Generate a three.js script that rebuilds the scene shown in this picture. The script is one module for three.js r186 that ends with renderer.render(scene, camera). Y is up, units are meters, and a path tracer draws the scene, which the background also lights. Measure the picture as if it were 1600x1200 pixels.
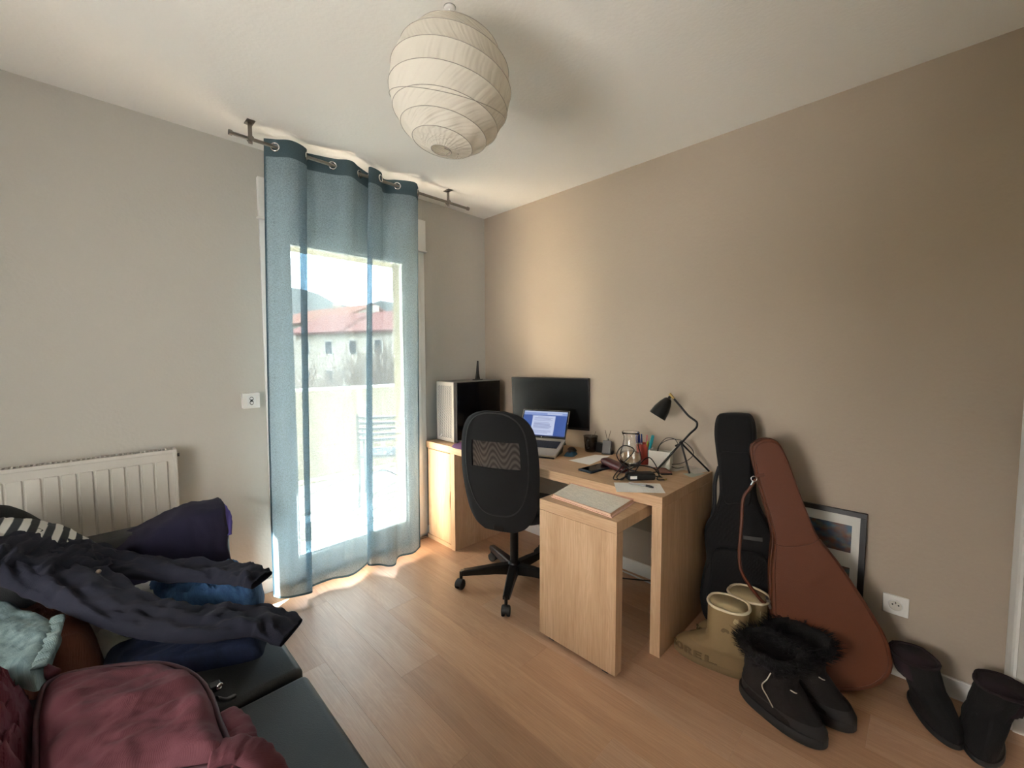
import * as THREE from 'three';
import { RoundedBoxGeometry } from 'three/addons/geometries/RoundedBoxGeometry.js';
import { mergeGeometries, mergeVertices, toCreasedNormals } from 'three/addons/utils/BufferGeometryUtils.js';
import { TextGeometry } from 'three/addons/geometries/TextGeometry.js';
import { FontLoader } from 'three/addons/loaders/FontLoader.js';
import { createNoise3D } from 'simplex-noise';

// ---------------------------------------------------------------- camera, sky, sun, exposure
// Axes: x = 0 is the taupe wall, z = 0 the window wall, the room lies at x < 0, z > 0.
const scene = new THREE.Scene();
const FOCAL = 654.6, EYE = new THREE.Vector3(-2.3571, 1.3487, 2.6629), YAW = 0.7878, PITCH = -0.0616, ROLL = -0.0031;
const camera = new THREE.PerspectiveCamera(2 * Math.atan(600 / FOCAL) * 180 / Math.PI, 4 / 3, 0.05, 4000);
camera.position.copy(EYE);
camera.rotation.set(PITCH, -YAW, ROLL, 'YXZ');
camera.updateMatrixWorld(true);

const renderer = new THREE.WebGLRenderer();
renderer.toneMapping = THREE.LinearToneMapping;
renderer.toneMappingExposure = 5.0;
renderer.shadowMap.enabled = true;

const SUN_TRAVEL = new THREE.Vector3(-1.55, -1, 0.92).normalize();     // read from the parapet's shadow and the patch on the floor
const sun = new THREE.DirectionalLight(new THREE.Color(1, 0.95, 0.87), 70);
sun.name = 'sun';
sun.position.copy(SUN_TRAVEL).multiplyScalar(-12);
sun.castShadow = true;
sun.shadow.mapSize.set(4096, 4096);
Object.assign(sun.shadow.camera, { left: -7, right: 7, top: 7, bottom: -7, near: 0.5, far: 40 });
scene.add(sun, sun.target);

scene.background = new THREE.Color(1, 0.97, 0.92);                      // even bright haze, burnt out to white in the photograph
scene.backgroundIntensity = 5;

// ---------------------------------------------------------------- helpers
function mulberry(a) { return () => { a |= 0; a = a + 0x6D2B79F5 | 0; let t = Math.imul(a ^ a >>> 15, 1 | a); t = t + Math.imul(t ^ t >>> 7, 61 | t) ^ t; return ((t ^ t >>> 14) >>> 0) / 4294967296; }; }
const rnd = mulberry(11), n3 = createNoise3D(mulberry(5));
const fbm = (x, y, z = 0, o = 4) => { let s = 0, a = 0.5; for (let i = 0; i < o; i++) { s += a * n3(x, y, z + i * 7.3); x *= 2.03; y *= 2.03; z *= 2.03; a *= 0.5; } return s; };
const clamp = THREE.MathUtils.clamp, lerp = THREE.MathUtils.lerp, smooth = THREE.MathUtils.smoothstep, V = (x, y, z) => new THREE.Vector3(x, y, z);
// a photograph pixel (1600 x 1200) as a point on a plane
function ray(px, py) { return V((px - 800) / FOCAL, -(py - 600) / FOCAL, -1).applyQuaternion(camera.quaternion); }
const atY = (px, py, y) => { const d = ray(px, py); return EYE.clone().addScaledVector(d, (y - EYE.y) / d.y); };
const atZ = (px, py, z) => { const d = ray(px, py); return EYE.clone().addScaledVector(d, (z - EYE.z) / d.z); };
const atX = (px, py, x) => { const d = ray(px, py); return EYE.clone().addScaledVector(d, (x - EYE.x) / d.x); };
const atD = (px, py, dist) => { const d = ray(px, py); return EYE.clone().addScaledVector(d, dist / Math.hypot(d.x, d.z)); };

const counts = {};
const numbered = (n) => { const k = (counts[n] = (counts[n] ?? -1) + 1); return k ? `${n}_${String(k).padStart(3, '0')}` : n; };
function mesh(name, geo, mat, parent, pos, rot) {
  const m = new THREE.Mesh(geo, mat); m.name = name;
  if (pos) m.position.set(...pos);
  if (rot) m.rotation.set(...rot);
  parent.add(m); return m;
}
function thing(name, label, category, pos = [0, 0, 0], turn = 0, group) {
  const o = new THREE.Group(); o.name = numbered(name); o.position.set(...pos); o.rotation.y = turn;
  o.userData = { label, category }; if (group) o.userData.group = group;
  scene.add(o); return o;
}
// move a thing built in world coordinates so that its origin is the middle of its base
function ground(o) {
  o.updateMatrixWorld(true);
  const b = new THREE.Box3().setFromObject(o), c = V((b.min.x + b.max.x) / 2, b.min.y, (b.min.z + b.max.z) / 2);
  if (o.isMesh) o.geometry.translate(-c.x, -c.y, -c.z); else for (const k of o.children) k.position.sub(c);
  o.position.copy(c); return o;
}
function solo(name, geo, mat, label, category, group) {
  const m = mesh(numbered(name), geo, mat, scene); m.userData = { label, category }; if (group) m.userData.group = group;
  return ground(m);
}
function struct(name, geo, mat, label, category) {
  const m = geo ? mesh(name, geo, mat, scene) : Object.assign(new THREE.Group(), { name }); if (!geo) scene.add(m);
  m.userData = { label, category, kind: 'structure' }; return m;
}
// uv in metres, one plane per triangle; v runs along the grain
function uvm(g, grain = 'y', ou = 0, ov = 0) {
  if (g.index) g = g.toNonIndexed();
  const p = g.attributes.position, uv = new Float32Array(p.count * 2), a = V(), b = V(), c = V(), n = V(), gi = 'xyz'.indexOf(grain);
  for (let i = 0; i < p.count; i += 3) {
    a.fromBufferAttribute(p, i); b.fromBufferAttribute(p, i + 1); c.fromBufferAttribute(p, i + 2);
    n.subVectors(b, a).cross(c.clone().sub(a));
    const k = [Math.abs(n.x), Math.abs(n.y), Math.abs(n.z)], d = k.indexOf(Math.max(...k)), rest = [0, 1, 2].filter((q) => q !== d);
    const v = rest.includes(gi) ? gi : rest[1], u = rest.find((q) => q !== v);
    for (let j = 0; j < 3; j++) { uv[(i + j) * 2] = p.getComponent(i + j, u) + ou; uv[(i + j) * 2 + 1] = p.getComponent(i + j, v) + ov; }
  }
  g.setAttribute('uv', new THREE.BufferAttribute(uv, 2)); return g;
}
const box = (w, h, d, r = 0.003, grain = 'y', seg = 2) => uvm(new RoundedBoxGeometry(w, h, d, seg, Math.min(r, w / 2.01, h / 2.01, d / 2.01)), grain, rnd() * 3, rnd() * 3);
const boxAt = (x0, x1, y0, y1, z0, z1, r = 0.003, grain = 'y') => box(x1 - x0, y1 - y0, z1 - z0, r, grain).translate((x0 + x1) / 2, (y0 + y1) / 2, (z0 + z1) / 2);
const tube = (pts, r, seg = 40, closed = false, rs = 8, tension = 0.5) => new THREE.TubeGeometry(new THREE.CatmullRomCurve3(pts.map((p) => Array.isArray(p) ? V(...p) : p), closed, 'catmullrom', tension), seg, r, rs, closed);
const lathe = (pts, seg = 32) => new THREE.LatheGeometry(pts.map(([x, y]) => new THREE.Vector2(x, y)), seg);
const rod = (a, b, r, r2 = r, seg = 12) => { a = Array.isArray(a) ? V(...a) : a; b = Array.isArray(b) ? V(...b) : b; const d = b.clone().sub(a), g = new THREE.CylinderGeometry(r2, r, d.length(), seg); g.applyQuaternion(new THREE.Quaternion().setFromUnitVectors(V(0, 1, 0), d.clone().normalize())); return g.translate((a.x + b.x) / 2, (a.y + b.y) / 2, (a.z + b.z) / 2); };
const merge = (list) => mergeGeometries(list.map((g) => { g = g.index ? g.toNonIndexed() : g; for (const k of Object.keys(g.attributes)) if (!['position', 'normal', 'uv'].includes(k)) g.deleteAttribute(k); return g; }));
// surface through rings of points; rings may be closed loops, ends may be capped
function loft(rings, { closed = true, cap = true } = {}) {
  const m = rings[0].length, pos = [], idx = [], uv = [];
  let run = 0;
  rings.forEach((r, i) => {
    if (i) run += r[0].distanceTo(rings[i - 1][0]);
    let q = 0; r.forEach((p, j) => { if (j) q += p.distanceTo(r[j - 1]); pos.push(p.x, p.y, p.z); uv.push(q, run); });
  });
  const n = closed ? m : m - 1;
  for (let i = 0; i < rings.length - 1; i++) for (let j = 0; j < n; j++) {
    const a = i * m + j, b = i * m + (j + 1) % m, c = a + m, d = b + m; idx.push(a, c, b, b, c, d);
  }
  if (cap && closed) for (const [i, flip] of [[0, 1], [rings.length - 1, 0]]) {
    const c = V(); rings[i].forEach((p) => c.add(p)); c.divideScalar(m); const k = pos.length / 3; pos.push(c.x, c.y, c.z); uv.push(0, 0);
    for (let j = 0; j < m; j++) { const a = i * m + j, b = i * m + (j + 1) % m; flip ? idx.push(k, a, b) : idx.push(k, b, a); }
  }
  const g = new THREE.BufferGeometry();
  g.setAttribute('position', new THREE.Float32BufferAttribute(pos, 3)); g.setAttribute('uv', new THREE.Float32BufferAttribute(uv, 2)); g.setIndex(idx);
  g.computeVertexNormals(); return g;
}
// limp cloth tube: path of [point, width, height]; wrinkled, flat underneath
function sweep(path, { n = 60, m = 28, wrinkle = 0.008, freq = 9, seed = 0, flat = 0.45, sharp = 0.75, cuff = 0 } = {}) {
  const c = new THREE.CatmullRomCurve3(path.map((p) => p[0]), false, 'catmullrom', 0.5), rings = [], k = path.length - 1;
  for (let i = 0; i <= n; i++) {
    const t = i / n, p = c.getPoint(t), T = c.getTangent(t), side = V(0, 1, 0).cross(T).normalize(), up = T.clone().cross(side).normalize();
    const f = t * k, a = Math.min(Math.floor(f), k - 1), e = f - a, w = lerp(path[a][1], path[a + 1][1], e) / 2, h = lerp(path[a][2], path[a + 1][2], e) / 2, r = [];
    for (let j = 0; j < m; j++) {
      const q = j / m * Math.PI * 2, cs = Math.cos(q), sn = Math.sin(q), x = Math.sign(cs) * Math.abs(cs) ** sharp * w, y = Math.sign(sn) * Math.abs(sn) ** sharp * h * (sn < 0 ? flat : 1);
      const o = p.clone().addScaledVector(side, x).addScaledVector(up, y), wr = (fbm(t * freq * 0.5 + seed, x * 22 + t * 3.5, seed * 3.1, 3) * 1.7 + fbm(t * freq * 1.6 + x * 8, x * 9 - t * 5, seed + 5, 2) * 0.7) * wrinkle * (1 - 0.6 * smooth(Math.abs(t - 0.5), 0.42, 0.5));
      o.addScaledVector(up, sn > -0.2 ? wr : 0).addScaledVector(side, wr * 0.35 * cs);
      r.push(o);
    }
    rings.push(r);
  }
  if (cuff) for (const inset of [0.75, 0.5]) { const last = rings[n], mid = V(); last.forEach((p) => mid.add(p)); mid.divideScalar(m); const back = c.getTangent(1).multiplyScalar(-cuff * (1 - inset)); rings.push(last.map((p) => p.clone().lerp(mid, 1 - inset).add(back))); }
  return loft(rings);
}
// soft mound over a star-shaped outline (x, z)
function mound(outline, { base = 0, h = 0.1, edge = 3, wrinkle = 0.01, freq = 10, seed = 0, rings = 26, seg = 90, tilt = [0, 0], profile = null, stretch = [1, 1], ridge = 0 } = {}) {
  const cv = new THREE.CatmullRomCurve3(outline.map(([x, z]) => V(x, 0, z)), true, 'catmullrom', 0.5), c = V(); outline.forEach(([x, z]) => c.add(V(x, 0, z))); c.divideScalar(outline.length);
  const out = [], baseAt = typeof base === 'function' ? base : () => base;
  for (let i = 0; i <= rings; i++) {
    const r = i / rings, row = [];
    for (let j = 0; j < seg; j++) {
      const e = cv.getPoint(j / seg), x = lerp(c.x, e.x, r), z = lerp(c.z, e.z, r), k = profile ? profile(r) : 1 - r ** edge;
      const w = (fbm(x * freq * stretch[0] + seed, z * freq * stretch[1], seed, 4) + (ridge ? ridge * (1 - Math.abs(fbm(x * freq * 1.3, z * freq * 1.3, seed + 9, 3)) * 3) : 0)) * wrinkle * Math.min(1, (1 - r) * 5 + 0.15);
      row.push(V(x, baseAt(x, z) + h * k + w + (x - c.x) * tilt[0] * k + (z - c.z) * tilt[1] * k, z));
    }
    out.push(row);
  }
  out.push(out[rings].map((p) => V(p.x, baseAt(p.x, p.z), p.z)));
  const low = V(c.x, baseAt(c.x, c.z), c.z);
  out.push(out[rings + 1].map((p) => p.clone().lerp(V(low.x, p.y, low.z), 0.5)));
  const g = loft(out, { cap: true }), p = g.attributes.position, uv = g.attributes.uv; for (let i = 0; i < p.count; i++) uv.setXY(i, p.getX(i), p.getZ(i) + p.getY(i));
  return g;
}
function smoothShape(pts, closed = true) { const c = new THREE.CatmullRomCurve3(pts.map(([x, y]) => V(x, y, 0)), closed, 'catmullrom', 0.5); return new THREE.Shape(c.getPoints(120).map((p) => new THREE.Vector2(p.x, p.y))); }
const extrude = (shape, depth, bevel = 0.003, bs = 2, cs = 12) => new THREE.ExtrudeGeometry(shape, { depth: Math.max(depth - 2 * bevel, 0.0005), bevelEnabled: bevel > 0, bevelThickness: bevel, bevelSize: bevel, bevelOffset: -bevel, bevelSegments: bs, curveSegments: cs }).translate(0, 0, bevel);

// ---------------------------------------------------------------- textures and materials
function data(w, h, f, srgb = true, wrap = THREE.MirroredRepeatWrapping) {
  const d = new Uint8Array(w * h * 4);
  for (let y = 0; y < h; y++) for (let x = 0; x < w; x++) { const c = f(x / w, y / h), i = (y * w + x) * 4; for (let k = 0; k < 3; k++) d[i + k] = clamp(Math.round((Array.isArray(c) ? c[k] : c) * 255), 0, 255); d[i + 3] = 255; }
  const t = new THREE.DataTexture(d, w, h); t.wrapS = t.wrapT = wrap; t.magFilter = THREE.LinearFilter; t.minFilter = THREE.LinearMipmapLinearFilter; t.generateMipmaps = true;
  if (srgb) t.colorSpace = THREE.SRGBColorSpace; t.needsUpdate = true; return t;
}
function canvas(w, h, draw, srgb = true) {
  const c = document.createElement('canvas'); c.width = w; c.height = h; draw(c.getContext('2d'), w, h);
  const t = new THREE.CanvasTexture(c); if (srgb) t.colorSpace = THREE.SRGBColorSpace; t.magFilter = THREE.LinearFilter; return t;
}
const rep = (t, u, v) => { t = t.clone(); t.repeat.set(u, v); t.needsUpdate = true; return t; };
const hex = (h) => { const c = new THREE.Color(h).convertLinearToSRGB(); return [c.r, c.g, c.b]; };
// long-fibred oak: v along the grain, 0.6 m x 1.6 m
function oakMap(a, b, seed, strength = 1) {
  const A = hex(a), B = hex(b);
  return data(384, 768, (x, y) => {
    const wob = fbm(x * 2.5, y * 1.2, seed) * 0.35, arch = Math.abs(fbm(x * 3 + wob, y * 0.9, seed + 3, 3)) * 14, ring = 0.5 + 0.5 * Math.sin(arch * 4.2), fibre = fbm(x * 90, y * 5, seed + 8, 3), pore = smooth(fbm(x * 160, y * 9, seed + 12, 2), 0.25, 0.5), patch = fbm(x * 5, y * 1.5, seed + 20, 2);
    const k = clamp(0.42 + strength * (0.14 * (ring - 0.5) + 0.45 * fibre + 0.35 * patch) + 0.22 * pore * strength, 0, 1);
    return [0, 1, 2].map((i) => lerp(A[i], B[i], k));
  });
}
const T = {
  oak: rep(oakMap('#d5b390', '#b18c68', 1), 1 / 0.6, 1 / 1.6),
  floorA: rep(oakMap('#cda687', '#ab8467', 2, 0.85), 1 / 0.6, 1 / 1.6),
  grit: rep(data(256, 256, (x, y) => 0.5 + 0.6 * fbm(x * 22, y * 22, 4, 4), false), 2, 2),
  cast: rep(data(256, 256, (x, y) => clamp(0.5 + 0.9 * fbm(x * 26, y * 26, 9, 4), 0, 1), false), 2.5, 2.5),
  weave: rep(data(128, 128, (x, y) => 0.5 + 0.22 * Math.sin(x * 6.2832 * 24) + 0.22 * Math.sin(y * 6.2832 * 24) + 0.2 * fbm(x * 30, y * 30, 2, 2), false, THREE.RepeatWrapping), 12, 12),
  slub: rep(data(512, 512, (x, y) => clamp(0.62 + 0.3 * fbm(x * 150, y * 16, 1, 3) + 0.3 * fbm(x * 16, y * 150, 5, 3), 0, 1), false), 5, 5),
  leather: rep(data(256, 256, (x, y) => 0.5 + 0.5 * fbm(x * 40, y * 40, 6, 3), false), 6, 6),
  twill: rep(data(128, 128, (x, y) => 0.5 + 0.35 * Math.sin((x + y) * 6.2832 * 26) + 0.25 * fbm(x * 20, y * 20, 3, 3), false, THREE.RepeatWrapping), 9, 9),
  pelt: rep(data(256, 256, (x, y) => clamp(0.5 + 0.8 * fbm(x * 60, y * 22, 13, 4), 0, 1), false), 5, 5),
};
const std = (o) => new THREE.MeshStandardMaterial({ roughness: 0.8, side: THREE.DoubleSide, ...o });
const phy = (o) => new THREE.MeshPhysicalMaterial({ roughness: 0.8, side: THREE.DoubleSide, ...o });
const dull = (o) => new THREE.MeshLambertMaterial({ side: THREE.DoubleSide, ...o });
const denimMap = (a, b, seed) => rep(data(256, 256, (x, y) => { const k = clamp(0.5 + 0.5 * fbm(x * 9, y * 9, seed, 3) + 0.35 * fbm(x * 70, y * 70, seed, 2), 0, 1), A = hex(a), B = hex(b); return [0, 1, 2].map((i) => lerp(A[i], B[i], k)); }), 4, 4);
const M = {
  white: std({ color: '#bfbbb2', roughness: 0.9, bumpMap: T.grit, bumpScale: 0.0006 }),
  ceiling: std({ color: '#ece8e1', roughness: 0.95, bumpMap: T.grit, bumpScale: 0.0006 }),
  taupe: std({ color: '#b0a190', roughness: 0.75, bumpMap: T.grit, bumpScale: 0.0006 }),
  gloss: std({ color: '#e4e2dd', roughness: 0.35 }),
  pvc: std({ color: '#e6e6e3', roughness: 0.3 }),
  radiator: std({ color: '#cbc7be', roughness: 0.4 }),
  cast: std({ color: '#b1a794', roughness: 0.95, bumpMap: T.cast, bumpScale: 0.012 }),
  concrete: std({ color: '#928d85', roughness: 0.9, bumpMap: T.cast, bumpScale: 0.002 }),
  glass: phy({ color: '#ffffff', roughness: 0.0, transmission: 1, thickness: 0, ior: 1.5 }),
  oak: std({ map: T.oak, roughness: 0.55 }),
  oakEnd: std({ color: '#c79f74', map: T.oak, roughness: 0.6 }),
  steel: std({ color: '#8d8780', metalness: 1, roughness: 0.35 }),
  chrome: std({ color: '#d8d8d8', metalness: 1, roughness: 0.15 }),
  blackPlastic: std({ color: '#161616', roughness: 0.45 }),
  blackMetal: std({ color: '#131212', roughness: 0.35, metalness: 0.3 }),
  blackFabric: std({ color: '#0e0e10', roughness: 0.95, bumpMap: T.weave, bumpScale: 0.0008 }),
  rubber: std({ color: '#1c1b1a', roughness: 0.7 }),
  grey: std({ color: '#77757a', roughness: 0.5 }),
  paper: std({ color: '#f2f0ec', roughness: 0.9 }),
  vinyl: std({ color: '#1b1e21', roughness: 0.55, bumpMap: T.leather, bumpScale: 0.0006 }),
  navy: std({ color: '#171928', roughness: 0.95, bumpMap: T.twill, bumpScale: 0.0006 }),
  indigo: std({ color: '#19162f', roughness: 0.95, bumpMap: T.twill, bumpScale: 0.0006 }),
  burgundy: std({ color: '#51222c', roughness: 0.85, bumpMap: T.twill, bumpScale: 0.0005 }),
  darkJeans: std({ map: denimMap('#121b33', '#1f2c4a', 3), roughness: 0.95, bumpMap: T.twill, bumpScale: 0.0006 }),
  blueJeans: std({ map: denimMap('#27456d', '#4a709b', 4), roughness: 0.95, bumpMap: T.twill, bumpScale: 0.0006 }),
  paleJeans: std({ map: denimMap('#53696f', '#879b9c', 5), roughness: 0.95, bumpMap: T.twill, bumpScale: 0.0008 }),
  rust: std({ color: '#6b4132', roughness: 0.95, bumpMap: T.pelt, bumpScale: 0.002 }),
  cotton: std({ color: '#d8d8d4', roughness: 0.95, bumpMap: T.weave, bumpScale: 0.0006 }),
  caseBrown: std({ color: '#5f3019', roughness: 0.5, bumpMap: T.leather, bumpScale: 0.0008 }),
  strap: std({ color: '#552813', roughness: 0.5 }),
  brass: std({ color: '#b59a62', metalness: 1, roughness: 0.3 }),
  tan: std({ color: '#8f7854', roughness: 0.8, bumpMap: T.leather, bumpScale: 0.001 }),
  fur: std({ color: '#181414', roughness: 1, bumpMap: T.pelt, bumpScale: 0.008 }),
  suede: std({ color: '#181211', roughness: 0.95, bumpMap: T.pelt, bumpScale: 0.001 }),
};

// ---------------------------------------------------------------- room shell
const SCREEN = 0.17;                                                   // what the eye sees of the laptop's screen
const ROOM = { x0: -3.6, z1: 2.93, h: 2.5 };
const W2 = [1.3, 2.3, 0.62, 1.7];                                       // added unseen opening in the side wall, lets in fill daylight (z, y)
struct('wall_right', boxAt(0, 0.2, -0.2, ROOM.h, -0.3, 3.15, 0.001), M.taupe, 'taupe painted wall behind the desk and guitar cases', 'wall');
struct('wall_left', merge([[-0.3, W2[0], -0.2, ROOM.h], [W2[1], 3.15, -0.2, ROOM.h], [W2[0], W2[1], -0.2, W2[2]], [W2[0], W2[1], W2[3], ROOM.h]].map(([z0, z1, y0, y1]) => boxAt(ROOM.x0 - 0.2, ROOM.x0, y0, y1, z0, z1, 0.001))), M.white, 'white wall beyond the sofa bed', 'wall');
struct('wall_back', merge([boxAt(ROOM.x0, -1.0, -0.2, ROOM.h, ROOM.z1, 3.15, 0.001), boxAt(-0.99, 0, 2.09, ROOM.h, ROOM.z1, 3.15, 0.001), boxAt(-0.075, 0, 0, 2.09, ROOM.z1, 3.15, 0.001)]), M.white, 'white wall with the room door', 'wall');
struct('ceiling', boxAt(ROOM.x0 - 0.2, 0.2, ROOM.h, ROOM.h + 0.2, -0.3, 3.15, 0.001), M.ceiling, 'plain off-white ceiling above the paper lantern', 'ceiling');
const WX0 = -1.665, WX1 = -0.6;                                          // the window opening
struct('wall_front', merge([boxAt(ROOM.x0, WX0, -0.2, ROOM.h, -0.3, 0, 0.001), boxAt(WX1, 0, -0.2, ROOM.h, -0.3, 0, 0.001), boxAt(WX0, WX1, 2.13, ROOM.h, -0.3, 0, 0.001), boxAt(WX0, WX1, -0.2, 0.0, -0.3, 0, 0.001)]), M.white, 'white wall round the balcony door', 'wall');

// laminate floor: each plank its own piece, laid towards the window
const floor = struct('floor', null, null, 'oak laminate floor of long planks', 'floor');
mesh('screed', boxAt(ROOM.x0, 0, -0.2, -0.012, 0, 3.15, 0.001), M.concrete, floor);
function plankGeo(w, l, t = 0.012, c = 0.0005) {
  const x = w / 2, z = l / 2, P = [[-x, -t, -z], [x, -t, -z], [x, -t, z], [-x, -t, z], [-x, -c, -z], [x, -c, -z], [x, -c, z], [-x, -c, z], [-x + c, 0, -z + c], [x - c, 0, -z + c], [x - c, 0, z - c], [-x + c, 0, z - c]];
  const q = (a, b, c2, d) => [a, c2, b, a, d, c2], I = [...q(8, 9, 10, 11), ...q(4, 5, 9, 8), ...q(5, 6, 10, 9), ...q(6, 7, 11, 10), ...q(7, 4, 8, 11), ...q(0, 1, 5, 4), ...q(1, 2, 6, 5), ...q(2, 3, 7, 6), ...q(3, 0, 4, 7)];
  const g = new THREE.BufferGeometry(); g.setAttribute('position', new THREE.Float32BufferAttribute(P.flat(), 3)); g.setIndex(I);
  const h = g.toNonIndexed(); h.computeVertexNormals(); return h;
}
const plankMats = ['#ffffff', '#f6f1ea', '#fffaf2', '#f1ebe4', '#faf4ec'].map((c) => std({ color: c, map: T.floorA, roughness: 0.38, bumpMap: T.floorA, bumpScale: 0.0002 }));
const PW = 0.192;
for (let i = 0, x = ROOM.x0; x < -0.001; i++, x += PW) {
  const w = Math.min(PW, -x); let z = 0.001 - ((i * 0.47) % 1.26);
  while (z < ROOM.z1 + 0.2) {
    const a = Math.max(z, 0.001), b = Math.min(z + 1.26, ROOM.z1 + 0.2);
    if (b - a > 0.02 && w > 0.01) mesh('plank', uvm(plankGeo(w - 0.0002, b - a - 0.0002), 'z', rnd() * 5, rnd() * 5), plankMats[Math.floor(rnd() * 5)], floor, [x + w / 2, 0, (a + b) / 2]);
    z += 1.26;
  }
}
// baseboards
const BH = 0.079, skirt = (x0, x1, z0, z1) => boxAt(x0, x1, 0, BH, z0, z1, 0.003);
struct('baseboard_right', skirt(-0.013, 0, 0.013, 2.905), M.gloss, 'low white baseboard along the taupe wall', 'baseboard');
struct('baseboard_front', merge([skirt(ROOM.x0, WX0 - 0.002, 0, 0.013), skirt(WX1 + 0.002, 0, 0, 0.013)]), M.gloss, 'low white baseboard along the window wall', 'baseboard');
struct('baseboard_left', skirt(ROOM.x0, ROOM.x0 + 0.013, 0.013, ROOM.z1), M.gloss, 'low white baseboard along the far side wall', 'baseboard');
struct('baseboard_back', skirt(ROOM.x0 + 0.013, -1.075, ROOM.z1 - 0.013, ROOM.z1), M.gloss, 'low white baseboard beside the door', 'baseboard');
// room door in the back wall: only its moulded casing edge shows beside the ankle boots
const door = struct('door_1', null, null, 'white room door with moulded casing beside the taupe wall', 'door');
mesh('door_leaf', boxAt(-0.985, -0.078, 0.008, 2.085, 2.965, 3.005, 0.003), M.gloss, door);
for (const x of [-0.001, -1.07]) {
  const prof = new THREE.Shape([[0, 0], [0.068, 0], [0.068, 0.008], [0.06, 0.014], [0.045, 0.012], [0.03, 0.016], [0.012, 0.022], [0.004, 0.022], [0, 0.018]].map(([a, b]) => new THREE.Vector2(a, b)));
  const g = new THREE.ExtrudeGeometry(prof, { depth: 2.15, bevelEnabled: false }); g.rotateX(-Math.PI / 2);
  if (x > -0.5) g.scale(-1, 1, 1);
  mesh('casing', uvm(g).translate(x, 0, ROOM.z1 + 0.0005), M.gloss, door).geometry.computeVertexNormals();
}
mesh('casing', boxAt(-1.07, -0.001, 2.085, 2.15, ROOM.z1 - 0.02, ROOM.z1 + 0.001, 0.004), M.gloss, door);
mesh('door_handle', merge([rod([-0.91, 1.04, 2.965], [-0.91, 1.04, 2.915], 0.009), rod([-0.91, 1.04, 2.918], [-0.79, 1.04, 2.918], 0.008)]), M.steel, door);

// ---------------------------------------------------------------- balcony door, shutter box, vent
const win = struct('window_1', null, null, 'tall white balcony door glazed in one pane behind the teal curtain', 'window');
const GX0 = -1.523, GX1 = -0.772, GY0 = 0.149, GY1 = 2.024;
const bar = (x0, x1, y0, y1, z0, z1, r = 0.006) => boxAt(x0, x1, y0, y1, z0, z1, r);
mesh('frame', merge([bar(WX0, WX0 + 0.055, 0.0, 2.13, -0.07, 0.012), bar(WX1 - 0.055, WX1, 0.0, 2.13, -0.07, 0.012), bar(WX0, WX1, 2.085, 2.13, -0.07, 0.012), bar(WX0, WX1, 0.0, 0.035, -0.07, 0.012)]), M.pvc, win);
const sash = mesh('sash', merge([bar(WX0 + 0.045, GX0, 0.03, 2.09, -0.055, 0.024), bar(GX1, WX1 - 0.045, 0.03, 2.09, -0.055, 0.024), bar(GX0 - 0.01, GX1 + 0.01, GY1, 2.09, -0.055, 0.024), bar(GX0 - 0.01, GX1 + 0.01, 0.03, GY0, -0.055, 0.024)]), M.pvc, win);
mesh('glazing_bead', merge([bar(GX0 - 0.002, GX0 + 0.014, GY0 - 0.002, GY1 + 0.002, -0.03, 0.012, 0.005), bar(GX1 - 0.014, GX1 + 0.002, GY0 - 0.002, GY1 + 0.002, -0.03, 0.012, 0.005), bar(GX0, GX1, GY1 - 0.014, GY1 + 0.002, -0.03, 0.012, 0.005), bar(GX0, GX1, GY0 - 0.002, GY0 + 0.014, -0.03, 0.012, 0.005)]), M.pvc, sash);
const pane = new THREE.PlaneGeometry(GX1 - GX0 + 0.01, GY1 - GY0 + 0.01); mesh('pane', pane.translate((GX0 + GX1) / 2, (GY0 + GY1) / 2, -0.02), M.glass, win);
mesh('shutter_box', boxAt(WX0 - 0.005, WX1 + 0.005, 2.128, 2.345, 0.0, 0.028, 0.004), M.gloss, win);
mesh('box_edge', boxAt(WX0 - 0.012, WX1 + 0.012, 2.118, 2.13, 0.0, 0.034, 0.003), M.gloss, win);
mesh('air_vent', merge([boxAt(-1.315, -0.86, 2.222, 2.252, 0.026, 0.05, 0.01), boxAt(-1.3, -0.875, 2.25, 2.258, 0.026, 0.062, 0.003)]), M.pvc, win);
mesh('threshold', boxAt(WX0, WX1, 0.0, 0.012, -0.07, 0.03, 0.004), M.steel, win);

const win2 = struct('window_2', null, null, 'added unseen two-pane window giving fill daylight from the side wall', 'window');  // invented window, put in to brighten the room with sky light
{
  const X = ROOM.x0 - 0.1, [z0, z1, y0, y1] = W2, zm = (z0 + z1) / 2, post = (a, b, c, d) => bar(X - 0.03, X + 0.03, c, d, a, b);
  mesh('frame', merge([post(z0, z0 + 0.05, y0, y1), post(z1 - 0.05, z1, y0, y1), post(z0, z1, y1 - 0.05, y1), post(z0, z1, y0, y0 + 0.05), post(zm - 0.035, zm + 0.035, y0, y1)]), M.pvc, win2);
  for (const k of [0, 1]) { const a = lerp(z0, z1, k / 2) + 0.03, b = lerp(z0, z1, (k + 1) / 2) - 0.03; mesh('pane', new THREE.PlaneGeometry(b - a, y1 - y0 - 0.08).rotateY(Math.PI / 2).translate(X, (y0 + y1) / 2, (a + b) / 2), M.glass, win2); }
}

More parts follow.
